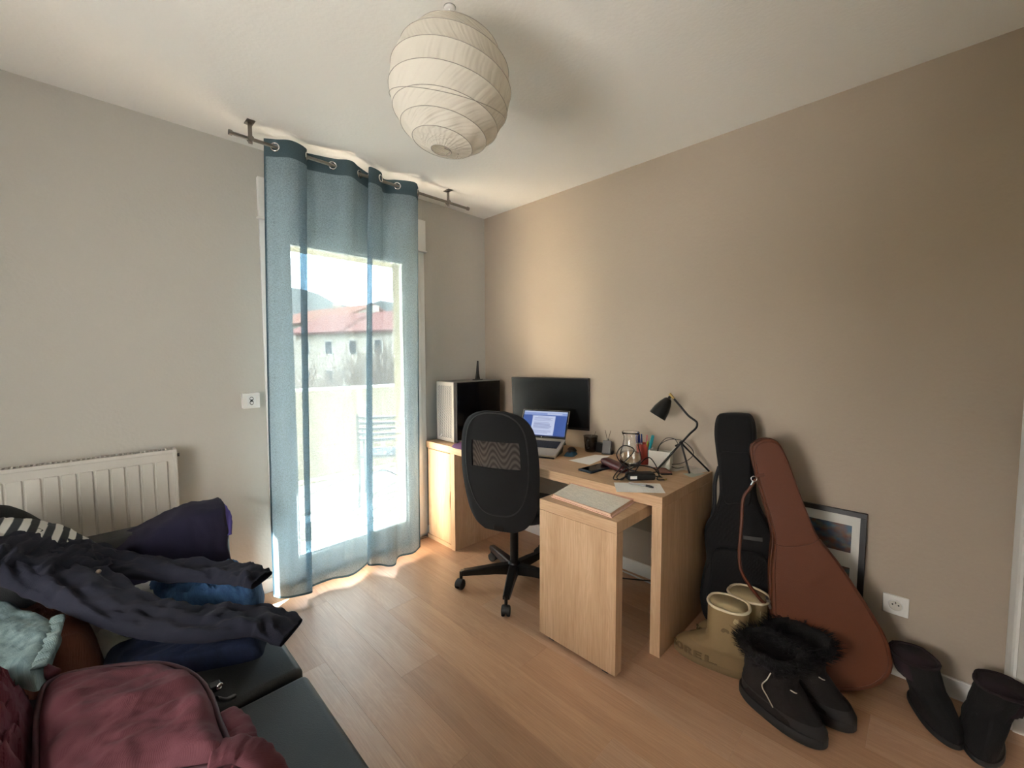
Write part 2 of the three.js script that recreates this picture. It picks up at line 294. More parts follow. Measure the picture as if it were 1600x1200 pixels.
// ---------------------------------------------------------------- outside: balcony, houses, hills
struct('balcony_floor', boxAt(-4.2, 3.2, -0.25, -0.02, -2.3, -0.3, 0.004), M.concrete, 'pale concrete balcony floor in sun and shade', 'floor');
struct('balcony_pier', boxAt(-0.6, 0.7, -0.02, 2.36, -0.455, -0.3, 0.006), M.cast, 'cream roughcast pier beside the balcony door', 'wall');
struct('balcony_soffit', boxAt(-4.2, 3.2, 2.36, 2.58, -1.66, -0.3, 0.006), M.cast, 'cream roughcast slab above the balcony', 'ceiling');
struct('facade', merge([boxAt(-4.2, WX0 - 0.03, -0.02, 2.36, -0.33, -0.3, 0.003), boxAt(-0.6, 3.2, -0.02, 2.36, -0.33, -0.3, 0.003)]), M.cast, 'cream roughcast outer wall', 'wall');
struct('balcony_partition', boxAt(-2.75, -2.6, -0.02, 2.36, -2.12, -0.33, 0.006), M.cast, 'cream roughcast partition at the side of the balcony', 'wall');
const rail = thing('balcony_parapet', 'perforated pale metal parapet at the edge of the balcony', 'parapet');
{
  const pitch = 0.026, x0 = -2.6, x1 = 2.4, y0 = 0.0, y1 = 1.0, nx = Math.round((x1 - x0) / pitch), ny = Math.round((y1 - y0) / pitch), pos = [], r = 0.0082, h = pitch / 2;
  const corner = [[h, 0], [h, h], [0, h], [-h, h], [-h, 0], [-h, -h], [0, -h], [h, -h]], ring = corner.map((_, k) => [Math.cos(k * Math.PI / 4) * r, Math.sin(k * Math.PI / 4) * r]);
  for (let j = 0; j < ny; j++) for (let i = 0; i < nx; i++) {
    const cx = x0 + (i + (j % 2 ? 0.5 : 0)) * pitch, cy = y0 + (j + 0.5) * pitch;
    for (let k = 0; k < 8; k++) { const a = corner[k], b = corner[(k + 1) % 8], c = ring[k], d = ring[(k + 1) % 8]; for (const p of [a, b, d, a, d, c]) pos.push(cx + p[0], cy + p[1], 0); }
  }
  const g = new THREE.BufferGeometry(); g.setAttribute('position', new THREE.Float32BufferAttribute(pos, 3)); g.computeVertexNormals(); g.setAttribute('uv', new THREE.Float32BufferAttribute(new Float32Array(pos.length / 3 * 2), 2));
  mesh('perforated_sheet', g.translate(0, 0, -2.13), std({ color: '#a39d90', roughness: 0.6 }), rail).userData.kind = 'stuff';
  mesh('top_rail', boxAt(-2.62, 2.42, 0.995, 1.025, -2.16, -2.1, 0.005), std({ color: '#d8d2c4', roughness: 0.5 }), rail);
  mesh('bottom_rail', boxAt(-2.62, 2.42, -0.02, 0.02, -2.15, -2.11, 0.005), std({ color: '#cfc8b6', roughness: 0.5 }), rail);
  for (let k = 0; k < 5; k++) mesh('post', boxAt(-2.6 + k * 1.24, -2.56 + k * 1.24, -0.02, 1.0, -2.19, -2.15, 0.004), std({ color: '#b9b3a6', roughness: 0.5 }), rail);
  ground(rail);
}
// slatted chair on the balcony
{
  const t = thing('balcony_chair', 'grey metal balcony chair with slatted back, seen through the glass', 'chair'), m = std({ color: '#5d6166', roughness: 0.5, metalness: 0.2 });
  // faces +x-ish; back towards the camera's left
  const F = V(0.55, 0, -0.83).normalize(), L = V(F.z, 0, -F.x).multiplyScalar(-1), O = V(-0.38, -0.02, -1.1), P = (f, l, y) => O.clone().addScaledVector(F, f).addScaledVector(L, l).add(V(0, y, 0));
  for (const l of [-0.19, 0.19]) {
    mesh('rear_leg', tube([P(-0.23, l, 0), P(-0.16, l, 0.25), P(-0.17, l, 0.46), P(-0.23, l, 0.86)], 0.014, 24), m, t);
    mesh('front_leg', tube([P(0.2, l, 0), P(0.18, l, 0.45)], 0.013, 6), m, t);
    mesh('armrest', tube([P(-0.2, l, 0.66), P(0.0, l * 1.12, 0.67), P(0.2, l * 1.1, 0.64), P(0.19, l, 0.45)], 0.012, 20), m, t);
  }
  for (let k = 0; k < 5; k++) { const y = 0.62 + k * 0.052; mesh('back_slat', tube([P(-0.185 - k * 0.01, -0.195, y), P(-0.225 - k * 0.01, 0, y), P(-0.185 - k * 0.01, 0.195, y)], 0.014, 12), m, t); }
  for (let k = 0; k < 7; k++) mesh('seat_slat', rod(P(-0.15 + k * 0.055, -0.2, 0.45), P(-0.15 + k * 0.055, 0.2, 0.45), 0.014), m, t);
  mesh('stretcher', tube([P(-0.17, -0.19, 0.24), P(0.02, 0, 0.27), P(-0.17, 0.19, 0.24)], 0.009, 14), m, t);
  ground(t);
}
// hillside, valley floor
{
  const ring = [], top = [], n = 90;
  const rows = [[], [], [], []];
  for (let i = 0; i <= n; i++) {
    const a = -1.35 + i / n * 2.9, h = 92 + 14 * fbm(a * 5 + 1, 0.4, 0, 4) - 22 * smooth(a, 0.33, 0.41) + 12 * smooth(a, 0.43, 0.5), d = 620;
    const dir = V(Math.sin(a), 0, -Math.cos(a));
    [[220, -9], [380, 6], [520, h * 0.62], [d, h]].forEach(([r, y], k) => rows[k].push(dir.clone().multiplyScalar(r).add(V(0, y + (k > 1 ? 3 * fbm(a * 60, k, 1, 2) : 0), 0))));
  }
  const g = loft(rows, { closed: false });
  struct('hillside', g, dull({ color: '#4b4c4a', map: rep(data(256, 128, (x, y) => 0.72 + 0.3 * fbm(x * 30, y * 30, 3, 4)), 0.01, 0.01) }), 'wooded winter hills behind the houses', 'hills');
  struct('valley_ground', boxAt(-260, 260, -9.5, -9, -230, -3, 0.01), dull({ color: '#5d5a4c', map: rep(data(256, 256, (x, y) => 0.8 + 0.3 * fbm(x * 20, y * 20, 6, 4)), 0.05, 0.05) }), 'rough ground below the balcony', 'ground');
}
function house(name, label, c, w, d, wallH, roofH, turn, wallCol, roofCol) {
  const t = thing(name, label, 'house', [c.x, -9, c.z], turn), wm = dull({ color: wallCol }), rm = dull({ color: roofCol });
  mesh('wall', boxAt(-w / 2, w / 2, 0, wallH, -d / 2, d / 2, 0.05), wm, t);
  const gable = new THREE.Shape([[-d / 2, 0], [d / 2, 0], [0, roofH]].map(([a, b]) => new THREE.Vector2(a, b)));
  mesh('gable', new THREE.ExtrudeGeometry(gable, { depth: w, bevelEnabled: false }).rotateY(Math.PI / 2).translate(-w / 2, wallH, 0), wm, t);
  for (const s of [-1, 1]) { const len = Math.hypot(d / 2 + 0.7, roofH * (d / 2 + 0.7) / (d / 2)), g = box(w + 1.2, 0.25, len, 0.03); g.rotateX(s * Math.atan2(roofH, d / 2)).translate(0, wallH + roofH / 2 - roofH * 0.35 / (d / 2) + 0.15, s * (d / 4 + 0.35)); mesh('roof_slope', g, rm, t); }
  const n = Math.floor(w / 2.6);
  for (let i = 0; i < n; i++) for (const y of [wallH - 2.2, wallH - 5]) { const f = mesh('window', boxAt(-0.5, 0.5, 0, 1.4, d / 2, d / 2 + 0.06, 0.02), std({ color: '#9a958c', roughness: 0.7 }), t, [-w / 2 + (i + 0.5) * w / n, y, 0]); mesh('pane', boxAt(-0.4, 0.4, 0.1, 1.3, d / 2 + 0.05, d / 2 + 0.08, 0.01), std({ color: '#2d3238', roughness: 0.2 }), f); }
  mesh('chimney', boxAt(-0.4, 0.4, wallH + roofH * 0.5, wallH + roofH + 0.9, -0.4, 0.4, 0.03), wm, t);
  return t;
}
house('house', 'pale rendered house with long low tiled roof, farther of two houses seen through the curtain', atD(528, 545, 66), 15, 11, 15.1, 2.3, -1.35, '#857d73', '#5d443c');
house('house', 'pale rendered house with reddish gable, nearer of two houses seen through the curtain', atD(585, 545, 46), 12, 9, 12.9, 2.0, -1.2, '#8d8478', '#5a403c');
// leafless trees between balcony and houses
function bareTree(c, h, seed, label) {
  const r = mulberry(seed), list = [];
  const grow = (p, d, len, rad, lv) => {
    const e = p.clone().addScaledVector(d, len); list.push(rod(p, e, rad, rad * 0.62, lv > 2 ? 3 : 5));
    if (lv >= 5) return;
    const k = lv < 2 ? 4 : 3; for (let i = 0; i < k; i++) { const q = V(r() - 0.5, r() * 0.55 + 0.1, r() - 0.5).normalize(); grow(e.clone().addScaledVector(d, -len * r() * 0.35), d.clone().lerp(q, 0.45).normalize(), len * (0.68 + r() * 0.15), rad * 0.6, lv + 1); }
  };
  grow(V(0, 0, 0), V(0, 1, 0), h * 0.34, h * 0.018, 0);
  const g = merge(list); g.translate(c.x, -9, c.z);
  g.scale(1, 1, 1); solo('bare_tree', g, dull({ color: '#5d534b' }), label, 'tree', 'leafless trees below the balcony');
}
[[470, 11, 10.2], [520, 19, 10.5], [585, 27, 11], [550, 35, 11.4]].forEach(([px, d, h], i) => bareTree(atD(px, 560, d), h, 40 + i, 'leafless twiggy tree between the balcony parapet and the houses'));

// ---------------------------------------------------------------- paper lantern
{
  const c = V(-1.47, 2.237, 1.497), R = 0.2, t = thing('paper_lantern', 'round white paper lantern hanging close under the ceiling', 'lamp', [c.x, c.y - R, c.z]);
  const paper = phy({ color: '#efe9dd', roughness: 1, transmission: 0.35, thickness: 0, specularIntensity: 0, bumpMap: rep(data(256, 128, (x, y) => 0.5 + 0.45 * fbm(x * 60, y * 5, 21, 3), false), 1, 1), bumpScale: 0.003 });
  const wire = std({ color: '#a9a094', roughness: 0.6 }), tilt = new THREE.Euler(0.1, 0, -0.14);
  // latitudes of the wire rings, some tilted across the others
  const lat = [-1.4, -1.05, -0.78, -0.52, -0.2, 0.12, 0.45, 0.8, 1.2];
  const pt = (a, th, r = R) => V(Math.cos(a) * Math.cos(th) * r, Math.sin(a) * r, Math.cos(a) * Math.sin(th) * r);
  for (let b = 0; b < lat.length - 1; b++) {                                     // one paper band between each pair of rings
    const rings = [], steps = 5;
    for (let i = 0; i <= steps; i++) { const e = i / steps, a = lerp(lat[b], lat[b + 1], e), row = []; for (let j = 0; j < 72; j++) { const th = j / 72 * 6.2832, sag = -Math.sin(e * Math.PI) * 0.004 + (b < 2 ? 0.0035 : 0.0012) * Math.sin(th * (b < 1 ? 30 : 9) + b * 2) * Math.sin(e * Math.PI); row.push(pt(a, th, R + sag).applyEuler(tilt).add(V(0, R, 0))); } rings.push(row); }
    mesh('paper_band', loft(rings, { cap: false }), paper, t);
  }
  lat.forEach((a, i) => { const p = []; for (let j = 0; j < 48; j++) { const th = j / 48 * 6.2832; p.push(pt(a, th, R + 0.0006).applyEuler(tilt).add(V(0, R, 0))); } mesh('wire_ring', tube(p, 0.0009, 96, true, 5), wire, t); });
  { const p = []; for (let j = 0; j < 60; j++) { const th = j / 60 * 6.2832; p.push(pt(-0.28 + 0.3 * Math.sin(th + 2.4), th, R + 0.0008).applyEuler(tilt).add(V(0, R, 0))); } mesh('wire_ring', tube(p, 0.0009, 96, true, 5), wire, t); }
  mesh('wire_cross', merge([rod([-0.03, 0.005, 0], [0.03, 0.005, 0], 0.001), rod([0, 0.005, -0.03], [0, 0.005, 0.03], 0.001)]), wire, t);
  mesh('bulb', lathe([[0, 0.13], [0.02, 0.135], [0.03, 0.16], [0.026, 0.19], [0.014, 0.215], [0.014, 0.26]], 20), std({ color: '#e8e6e0', roughness: 0.3 }), t);
  mesh('cord', rod([0, 0.25, 0], [0, 0.463, 0], 0.004), M.pvc, t);
  mesh('ceiling_rose', lathe([[0.0, 0.456], [0.012, 0.4565], [0.018, 0.459], [0.02, 0.4628], [0, 0.463]], 28), M.gloss, t);
}

// ---------------------------------------------------------------- curtain rod and sheer curtain
const RZ = 0.27, RY = 2.412;
{
  const t = thing('curtain_rod', 'brushed metal curtain rod on two ceiling brackets above the balcony door', 'curtain rod');
  mesh('rod', rod([-1.835, RY + 0.008, RZ], [-0.4, RY + 0.008, RZ], 0.0085, 0.0085, 16), M.steel, t);
  for (const x of [-1.84, -0.396]) mesh('end_cap', rod([x - 0.007, RY + 0.008, RZ], [x + 0.007, RY + 0.008, RZ], 0.0125, 0.0125, 20), M.steel, t);
  for (const x of [-1.757, -0.57]) mesh('bracket', merge([boxAt(x - 0.009, x + 0.009, RY - 0.015, 2.5, RZ - 0.003, RZ + 0.003, 0.001), boxAt(x - 0.018, x + 0.018, 2.496, 2.5, RZ - 0.03, RZ + 0.03, 0.001), rod([x, RY + 0.008, RZ - 0.014], [x, RY + 0.008, RZ + 0.014], 0.014)]), M.steel, t);
  ground(t);
}
{
  const t = thing('sheer_curtain', 'sheer teal eyelet curtain hanging in front of the balcony door', 'curtain');
  const sheer = (color, transmission, roughness) => phy({ color, roughness, transmission, thickness: 0, specularIntensity: 0, transmissionMap: T.slub, bumpMap: T.slub, bumpScale: 0.0006 });
  const cloth = sheer('#a3b8c4', 1.0, 0.35), band = sheer('#55676f', 0.65, 0.6), hem = sheer('#3f5762', 0.5, 0.8);
  const top = [[415, -0.03], [430, 0], [453, 0.045], [479, 0.005], [473, -0.04], [520, 0], [542, 0.045], [562, 0], [589, -0.055], [578, -0.01], [572, 0.05], [591, 0.03], [606, -0.045], [621, 0], [641, 0.045], [653, 0], [657, -0.03]];
  const low = [[427, 930], [440, 933], [462, 931], [488, 924], [481, 919], [515, 905], [545, 899], [562, 890], [584, 868], [577, 874], [576, 882], [594, 882], [608, 884], [618, 881], [624, 869], [646, 863], [657, 853]];
  const A = new THREE.CatmullRomCurve3(top.map(([px, dz], i) => { const k = (px - 415) / 242, p = atZ(px, lerp(222, 290, k), RZ); return V(p.x, 0, RZ + dz); }), false, 'catmullrom', 0.6);
  const B = new THREE.CatmullRomCurve3(low.map(([px, py]) => { const p = atY(px, py, 0.045); return V(p.x, 0, clamp(p.z, 0.06, 0.5)); }), false, 'catmullrom', 0.6);
  const N = 200, ease = (v) => 1 - (1 - v) ** 1.6;                            // v = 0 at the top
  const P = (s, y, off = 0) => {
    const v = clamp((2.46 - y) / 2.42, 0, 1), a = A.getPoint(s), b = B.getPoint(s), e = ease(v), p = a.clone().lerp(b, e);
    p.y = y; p.z += 0.006 * fbm(s * 9, v * 3, 2, 2) * smooth(v, 0.1, 0.5) + off; return p;
  };
  const sheet = (y0, y1, rows, s0 = 0, s1 = 1, cols = N, off = 0, wave = false) => { const rings = []; for (let i = 0; i <= rows; i++) { const row = []; for (let j = 0; j <= cols; j++) { const s = lerp(s0, s1, j / cols), yTop = y1 + (wave ? 0.0 : 0); row.push(P(s, lerp(y0, yTop, i / rows), off)); } rings.push(row); } return loft(rings, { closed: false }); };
  mesh('fabric', sheet(0.05, 2.372, 60), cloth, t);
  mesh('heading_band', sheet(2.372, 2.458, 6), band, t);
  mesh('bottom_hem', sheet(0.038, 0.05, 1), hem, t);
  mesh('side_hem', sheet(0.05, 2.372, 60, 0, 0.012, 2), hem, t);
  mesh('side_hem', sheet(0.05, 2.372, 60, 0.988, 1, 2), hem, t);
  for (const i of [1, 3, 5, 7, 9, 11, 13, 15]) {
    const s = i / 16, p = P(s, RY + 0.008), tan = P(s + 0.004, RY).sub(P(s - 0.004, RY)).setY(0).normalize();
    const g = new THREE.TorusGeometry(0.019, 0.0042, 10, 28); g.rotateY(Math.atan2(-tan.z, tan.x)); mesh('eyelet', g, M.chrome, t, p.toArray());
  }
  ground(t);
}

// ---------------------------------------------------------------- wall fittings
{
  const a = atZ(378, 614, 0), t = thing('shutter_switch', 'white wall switch with two arrows beside the curtain', 'switch', [-1.742, 1.078, 0.0]);
  mesh('plate', boxAt(-0.042, 0.042, 0, 0.084, 0, 0.03, 0.004), M.gloss, t);
  mesh('rocker', boxAt(-0.022, 0.022, 0.012, 0.072, 0.03, 0.034, 0.002), M.pvc, t);
  for (const s of [1, -1]) { const g = new THREE.TorusGeometry(0.009, 0.0015, 6, 24); g.scale(0.9, s > 0 ? 1 : 1.2, 1); mesh('arrow_mark', g, M.blackPlastic, t, [0, 0.042 + s * 0.011, 0.0345]); mesh('arrow_mark', boxAt(-0.008, 0.008, -0.0012, 0.0012, 0, 0.0012, 0.0004), M.blackPlastic, t, [0, 0.042 + s * 0.005, 0.0345]); }
}
{
  const t = thing('radiator', 'white ribbed panel radiator under the window wall, behind the sofa bed', 'radiator', [-2.745, 0.32, 0.05]), W = 1.32, H = 0.595;
  mesh('front_panel', boxAt(-W / 2, W / 2, 0, H, 0.035, 0.043, 0.003), M.radiator, t);
  mesh('back_panel', boxAt(-W / 2, W / 2, 0, H, -0.02, -0.012, 0.003), M.radiator, t);
  mesh('side_cover', boxAt(W / 2 - 0.002, W / 2 + 0.004, 0, H, -0.025, 0.046, 0.002), M.radiator, t);
  mesh('top_edge', boxAt(-W / 2, W / 2, H - 0.018, H, 0.04, 0.05, 0.004), M.radiator, t);
  mesh('side_edge', boxAt(W / 2 - 0.012, W / 2 + 0.004, 0, H, 0.04, 0.05, 0.004), M.radiator, t);
  const prof = new THREE.Shape([[-0.0235, 0], [-0.019, 0.007], [0.019, 0.007], [0.0235, 0]].map(([x, y]) => new THREE.Vector2(x, y)));
  const rib = new THREE.ExtrudeGeometry(prof, { depth: H - 0.11, bevelEnabled: true, bevelThickness: 0.008, bevelSize: 0.004, bevelOffset: -0.004, bevelSegments: 2 }); rib.rotateX(-Math.PI / 2); rib.scale(1, 1, -1); rib.computeVertexNormals();
  const ribG = toCreasedNormals(rib, 0.5);
  for (let k = 0; k < 25; k++) mesh('rib', ribG, M.radiator, t, [W / 2 - 0.056 - k * 0.0505, 0.05, 0.0425]);
  for (let k = 0; k < 88; k++) mesh('grille_bar', new THREE.BoxGeometry(0.006, 0.004, 0.056), M.radiator, t, [-W / 2 + 0.01 + k * 0.015, H - 0.003, 0.012]);
  mesh('bleed_valve', rod([W / 2 + 0.004, H - 0.035, 0.015], [W / 2 + 0.016, H - 0.035, 0.015], 0.008), M.blackPlastic, t);
  for (const x of [-0.4, 0.4]) mesh('wall_bracket', boxAt(x - 0.015, x + 0.015, 0.05, 0.5, -0.05, -0.012, 0.002), M.radiator, t);
}
function socket(pos, label, group) {
  const t = thing('wall_socket', label, 'socket', pos, -Math.PI / 2, group);
  mesh('plate', boxAt(-0.041, 0.041, 0, 0.082, 0, 0.01, 0.003), M.gloss, t);
  const ring = new THREE.TorusGeometry(0.022, 0.002, 8, 36); mesh('rim', ring, M.pvc, t, [0, 0.041, 0.0105]);
  mesh('well', lathe([[0, 0], [0.0185, 0.0005], [0.0205, 0.0035]], 32).rotateX(Math.PI / 2), std({ color: '#cfcac0', roughness: 0.5 }), t, [0, 0.041, 0.0105]);
  for (const [x, y] of [[-0.0095, 0.044], [0.0095, 0.044]]) mesh('contact_hole', rod([x, y, 0.0105], [x, y, 0.0125], 0.0028), M.blackPlastic, t);
  mesh('earth_pin', rod([0, 0.053, 0.0105], [0, 0.053, 0.019], 0.0024), M.steel, t);
  return t;
}
socket([0, 0.262, 2.604], 'white square wall socket low on the taupe wall beside the picture frame');
socket([0, 0.42, 0.745], 'white square wall socket under the desk', 'sockets under the desk');
socket([0, 0.42, 0.86], 'white square wall socket under the desk', 'sockets under the desk');

// ---------------------------------------------------------------- desk with cabinet end, pull-out side table
const DX = -0.616, DH = 0.736, DZ1 = 1.858;
{
  const t = thing('desk', 'oak veneer desk with thick top and a cupboard at the window end', 'desk');
  mesh('desktop', boxAt(DX, -0.016, DH - 0.05, DH, 0.02, DZ1, 0.002, 'z'), M.oak, t);
  mesh('end_panel', boxAt(DX, -0.016, 0, DH - 0.05, DZ1 - 0.048, DZ1, 0.002), M.oak, t);
  mesh('side_panel', boxAt(DX, -0.016, 0, DH - 0.05, 0.318, 0.366, 0.002), M.oak, t);
  mesh('side_panel', boxAt(DX + 0.02, -0.016, 0, DH - 0.05, 0.02, 0.04, 0.002), M.oak, t);
  mesh('plinth', boxAt(DX + 0.002, DX + 0.02, 0, 0.03, 0.02, 0.317, 0.002, 'z'), M.oak, t);
  mesh('cupboard_shelf', boxAt(DX + 0.022, -0.016, 0.03, 0.05, 0.04, 0.318, 0.002, 'z'), M.oak, t);
  mesh('back_board', boxAt(-0.03, -0.016, 0.3, DH - 0.05, 0.37, DZ1 - 0.05, 0.002, 'z'), std({ color: '#8f8578', roughness: 0.7 }), t);
  // door leaf with a curved finger cut-out in its free edge
  const s = new THREE.Shape(); const w = 0.273, h = 0.646; s.moveTo(0, 0); s.lineTo(w, 0); s.lineTo(w, 0.24); s.quadraticCurveTo(w - 0.022, 0.305, w, 0.385); s.lineTo(w, h); s.lineTo(0, h); s.lineTo(0, 0);
  const g = extrude(s, 0.018, 0.0015, 1, 16); const d = mesh('door', uvm(g), M.oak, t, [DX + 0.0195, 0.035, 0.042], [0, -Math.PI / 2, 0]);
  mesh('finger_pull', boxAt(w - 0.03, w - 0.002, 0.23, 0.395, 0.0005, 0.0045, 0.001), std({ color: '#8a5a36', roughness: 0.7 }), d);
  ground(t);
}
{
  const t = thing('side_table', 'oak pull-out side table on castors sticking out from under the desk', 'side table'), x0 = -0.878, z0 = 1.374, z1 = 1.79, y1 = 0.681;
  mesh('top', boxAt(x0, -0.28, y1 - 0.05, y1, z0, z1, 0.002, 'z'), M.oak, t);
  mesh('front_panel', boxAt(x0, x0 + 0.05, 0.022, y1 - 0.0505, z0, z1, 0.002), M.oak, t);
  for (const z of [z0 + 0.06, z1 - 0.06]) mesh('castor', rod([x0 + 0.025, 0.014, z - 0.012], [x0 + 0.025, 0.014, z + 0.012], 0.014, 0.014, 20), M.blackPlastic, t);
  mesh('rear_leg', boxAt(-0.33, -0.28, 0.0, y1 - 0.0505, z0 + 0.02, z0 + 0.06, 0.002), M.oak, t);
  mesh('rear_leg', boxAt(-0.33, -0.28, 0.0, y1 - 0.0505, z1 - 0.06, z1 - 0.02, 0.002), M.oak, t);
  ground(t);
}

// ---------------------------------------------------------------- office chair
{
  const t = thing('office_chair', 'black swivel office chair with mesh window in its curved back', 'chair', [-0.617, 0, 0.9455]);
  const bm = M.blackMetal, up = (x, y, z) => V(x, y, z);
  // five-star base
  const a0 = Math.atan2(0.743 - 0.9455, -0.903 + 0.617);
  for (let k = 0; k < 5; k++) {
    const a = a0 - k * 2 * Math.PI / 5, c = Math.cos(a), s = Math.sin(a), R = 0.318;
    const rings = [0.02, 0.12, 0.3, R].map((r, i) => { const w = [0.028, 0.025, 0.019, 0.018][i], yT = [0.125, 0.122, 0.108, 0.104][i], yB = [0.065, 0.075, 0.078, 0.08][i]; return [[-w, yB], [w, yB], [w, yT - 0.006], [w * 0.7, yT], [-w * 0.7, yT], [-w, yT - 0.006]].map(([q, y]) => V(c * r - s * q, y, s * r + c * q)); });
    mesh('base_leg', toCreasedNormals(loft(rings), 0.5), bm, t);
    const cast = mesh('castor', merge([rod([c * R, 0.05, s * R], [c * R, 0.098, s * R], 0.009)]), bm, t);
    const sw = a + 0.6 + k * 0.9, ax = V(Math.cos(sw), 0, Math.sin(sw)), mid = V(c * R + ax.z * 0.012, 0.0275, s * R - ax.x * 0.012);
    for (const q of [-1, 1]) { const g = lathe([[0, -0.009], [0.024, -0.009], [0.0275, -0.005], [0.0275, 0.005], [0.024, 0.009], [0.012, 0.011], [0, 0.011]], 24); g.applyQuaternion(new THREE.Quaternion().setFromUnitVectors(V(0, 1, 0), ax.clone().multiplyScalar(q))); mesh('wheel', g, q > 0 ? M.rubber : M.rubber, cast, mid.clone().addScaledVector(ax, q * 0.014).toArray()); }
    const hood = new THREE.CylinderGeometry(0.03, 0.03, 0.036, 20, 1, false, 0, Math.PI); hood.rotateX(Math.PI / 2); hood.rotateZ(Math.PI / 2); hood.applyQuaternion(new THREE.Quaternion().setFromUnitVectors(V(0, 0, 1), ax)); mesh('hood', hood, M.blackPlastic, cast, mid.toArray());
  }
  mesh('hub', lathe([[0, 0.06], [0.036, 0.06], [0.04, 0.08], [0.038, 0.125], [0.03, 0.14], [0, 0.14]], 28), bm, t);
  mesh('gas_lift', merge([rod([0, 0.13, 0], [0, 0.33, 0], 0.025, 0.025, 24), rod([0, 0.33, 0], [0, 0.42, 0], 0.014, 0.014, 20)]), bm, t);
  const turn = new THREE.Group();                                              // direction the chair faces: mostly to the desk, a little to the window
  const face = V(0.93, 0, -0.36).normalize(), rightv = V(-face.z, 0, face.x);  // rightv: the sitter's right
  const Q = (f, r, y) => V(face.x * f + rightv.x * r, y, face.z * f + rightv.z * r);
  mesh('seat_mechanism', uvm(new RoundedBoxGeometry(0.18, 0.045, 0.16, 2, 0.012)).rotateY(Math.atan2(-face.z, face.x)), bm, t, [face.x * 0.02, 0.42, face.z * 0.02]);
  { const rings = [], n = 40; for (let i = 0; i <= 8; i++) { const e = i / 8, y = 0.43 + 0.075 * e, k = 1 - 0.1 * (2 * e - 1) ** 4 - (e > 0.99 ? 0.12 : 0), row = []; for (let j = 0; j < n; j++) { const q = j / n * 6.2832, c = Math.cos(q), s = Math.sin(q), x = Math.sign(c) * Math.abs(c) ** 0.55, z = Math.sign(s) * Math.abs(s) ** 0.6; row.push(Q(0.045 + x * 0.235 * k, z * 0.245 * k, y + (e > 0.5 ? -0.018 * Math.max(0, x) ** 3 : 0))); } rings.push(row); } mesh('seat', loft(rings), M.blackFabric, t); }
  // backrest: superelliptic outline, bowed round the sitter; a mesh window is left open in the upper half
  const prof = [[0.40, 0.1], [0.43, 0.155], [0.5, 0.2], [0.6, 0.223], [0.72, 0.233], [0.85, 0.23], [0.95, 0.214], [1.015, 0.18], [1.052, 0.128], [1.068, 0.066]];
  const bY = new THREE.CatmullRomCurve3(prof.map(([y, w]) => V(y, w, 0)), false, 'catmullrom', 0.5);
  const backP = (a, b, off) => { const q = bY.getPoint(b), y = q.x, w = q.y, lean = -0.20 - 0.03 * Math.sin((y - 0.4) * 4.2) - 0.1 * Math.max(0, y - 0.55), bow = 0.05 * (a * w / 0.24) ** 2; return Q(lean + bow + off, a * w, y); };
  const RB = 44, RA = 32, hole = (a, b) => { const y = bY.getPoint(b).x; return Math.abs(a) < 0.62 && y > 0.757 && y < 0.902; };
  const shellPos = [], pushQ = (p, q, r, s) => { for (const v of [p, q, r, p, r, s]) shellPos.push(v.x, v.y, v.z); };
  const tOff = -0.014, fOff = 0.014, meshPos = [];
  for (let i = 0; i < RB; i++) for (let j = 0; j < RA; j++) {
    const b0 = i / RB, b1 = (i + 1) / RB, a0_ = -1 + 2 * j / RA, a1 = -1 + 2 * (j + 1) / RA, bc = (b0 + b1) / 2, ac = (a0_ + a1) / 2, o = hole(ac, bc);
    if (o) { for (const v of [backP(a0_, b0, 0), backP(a1, b0, 0), backP(a1, b1, 0), backP(a0_, b0, 0), backP(a1, b1, 0), backP(a0_, b1, 0)]) meshPos.push(v.x, v.y, v.z); continue; }
    const e = (a, b, f) => { const rim = Math.min(1, (1 - Math.abs(a)) * 7 + 0.25); return backP(a, b, (f ? fOff : tOff) * rim); };
    for (const f of [0, 1]) { const c = [e(a0_, b0, f), e(a1, b0, f), e(a1, b1, f), e(a0_, b1, f)]; f ? pushQ(...c) : pushQ(...c.reverse()); }
    for (const [da, db] of [[-1, 0], [1, 0], [0, -1], [0, 1]]) { const na = ac + da * 2 / RA, nb = bc + db / RB; if (Math.abs(na) > 1 || nb < 0 || nb > 1 || hole(na, nb)) { const p = da ? [[da < 0 ? a0_ : a1, b0], [da < 0 ? a0_ : a1, b1]] : [[a0_, db < 0 ? b0 : b1], [a1, db < 0 ? b0 : b1]]; pushQ(e(...p[0], 0), e(...p[1], 0), e(...p[1], 1), e(...p[0], 1)); } }
  }
  const soft = (pos, crease = 0.7) => { let g = new THREE.BufferGeometry(); g.setAttribute('position', new THREE.Float32BufferAttribute(pos, 3)); g = mergeVertices(g, 1e-5); g.computeVertexNormals(); return uvm(toCreasedNormals(g, crease)); };
  mesh('backrest', soft(shellPos), M.blackFabric, t);
  mesh('mesh_window', soft(meshPos, 3), phy({ color: '#5a5552', roughness: 0.3, transmission: 0.75, thickness: 0, specularIntensity: 0, transmissionMap: rep(data(256, 256, (x, y) => 0.62 + 0.38 * Math.sin(y * 80 + 6 * Math.sin(x * 26) ), false, THREE.RepeatWrapping), 2.2, 2.2) }), t);
  // raised panel round the mesh on the rear side
  { const rings = []; const pts = []; for (let j = 0; j < 60; j++) { const q = j / 60 * 6.2832, c = Math.cos(q), s = Math.sin(q); pts.push(backP(Math.sign(c) * Math.abs(c) ** 0.6 * 0.8, clamp(0.57 + Math.sign(s) * Math.abs(s) ** 0.75 * 0.36, 0, 1), tOff - 0.001)); } mesh('piping', tube(pts, 0.0035, 140, true, 6), M.blackPlastic, t); }
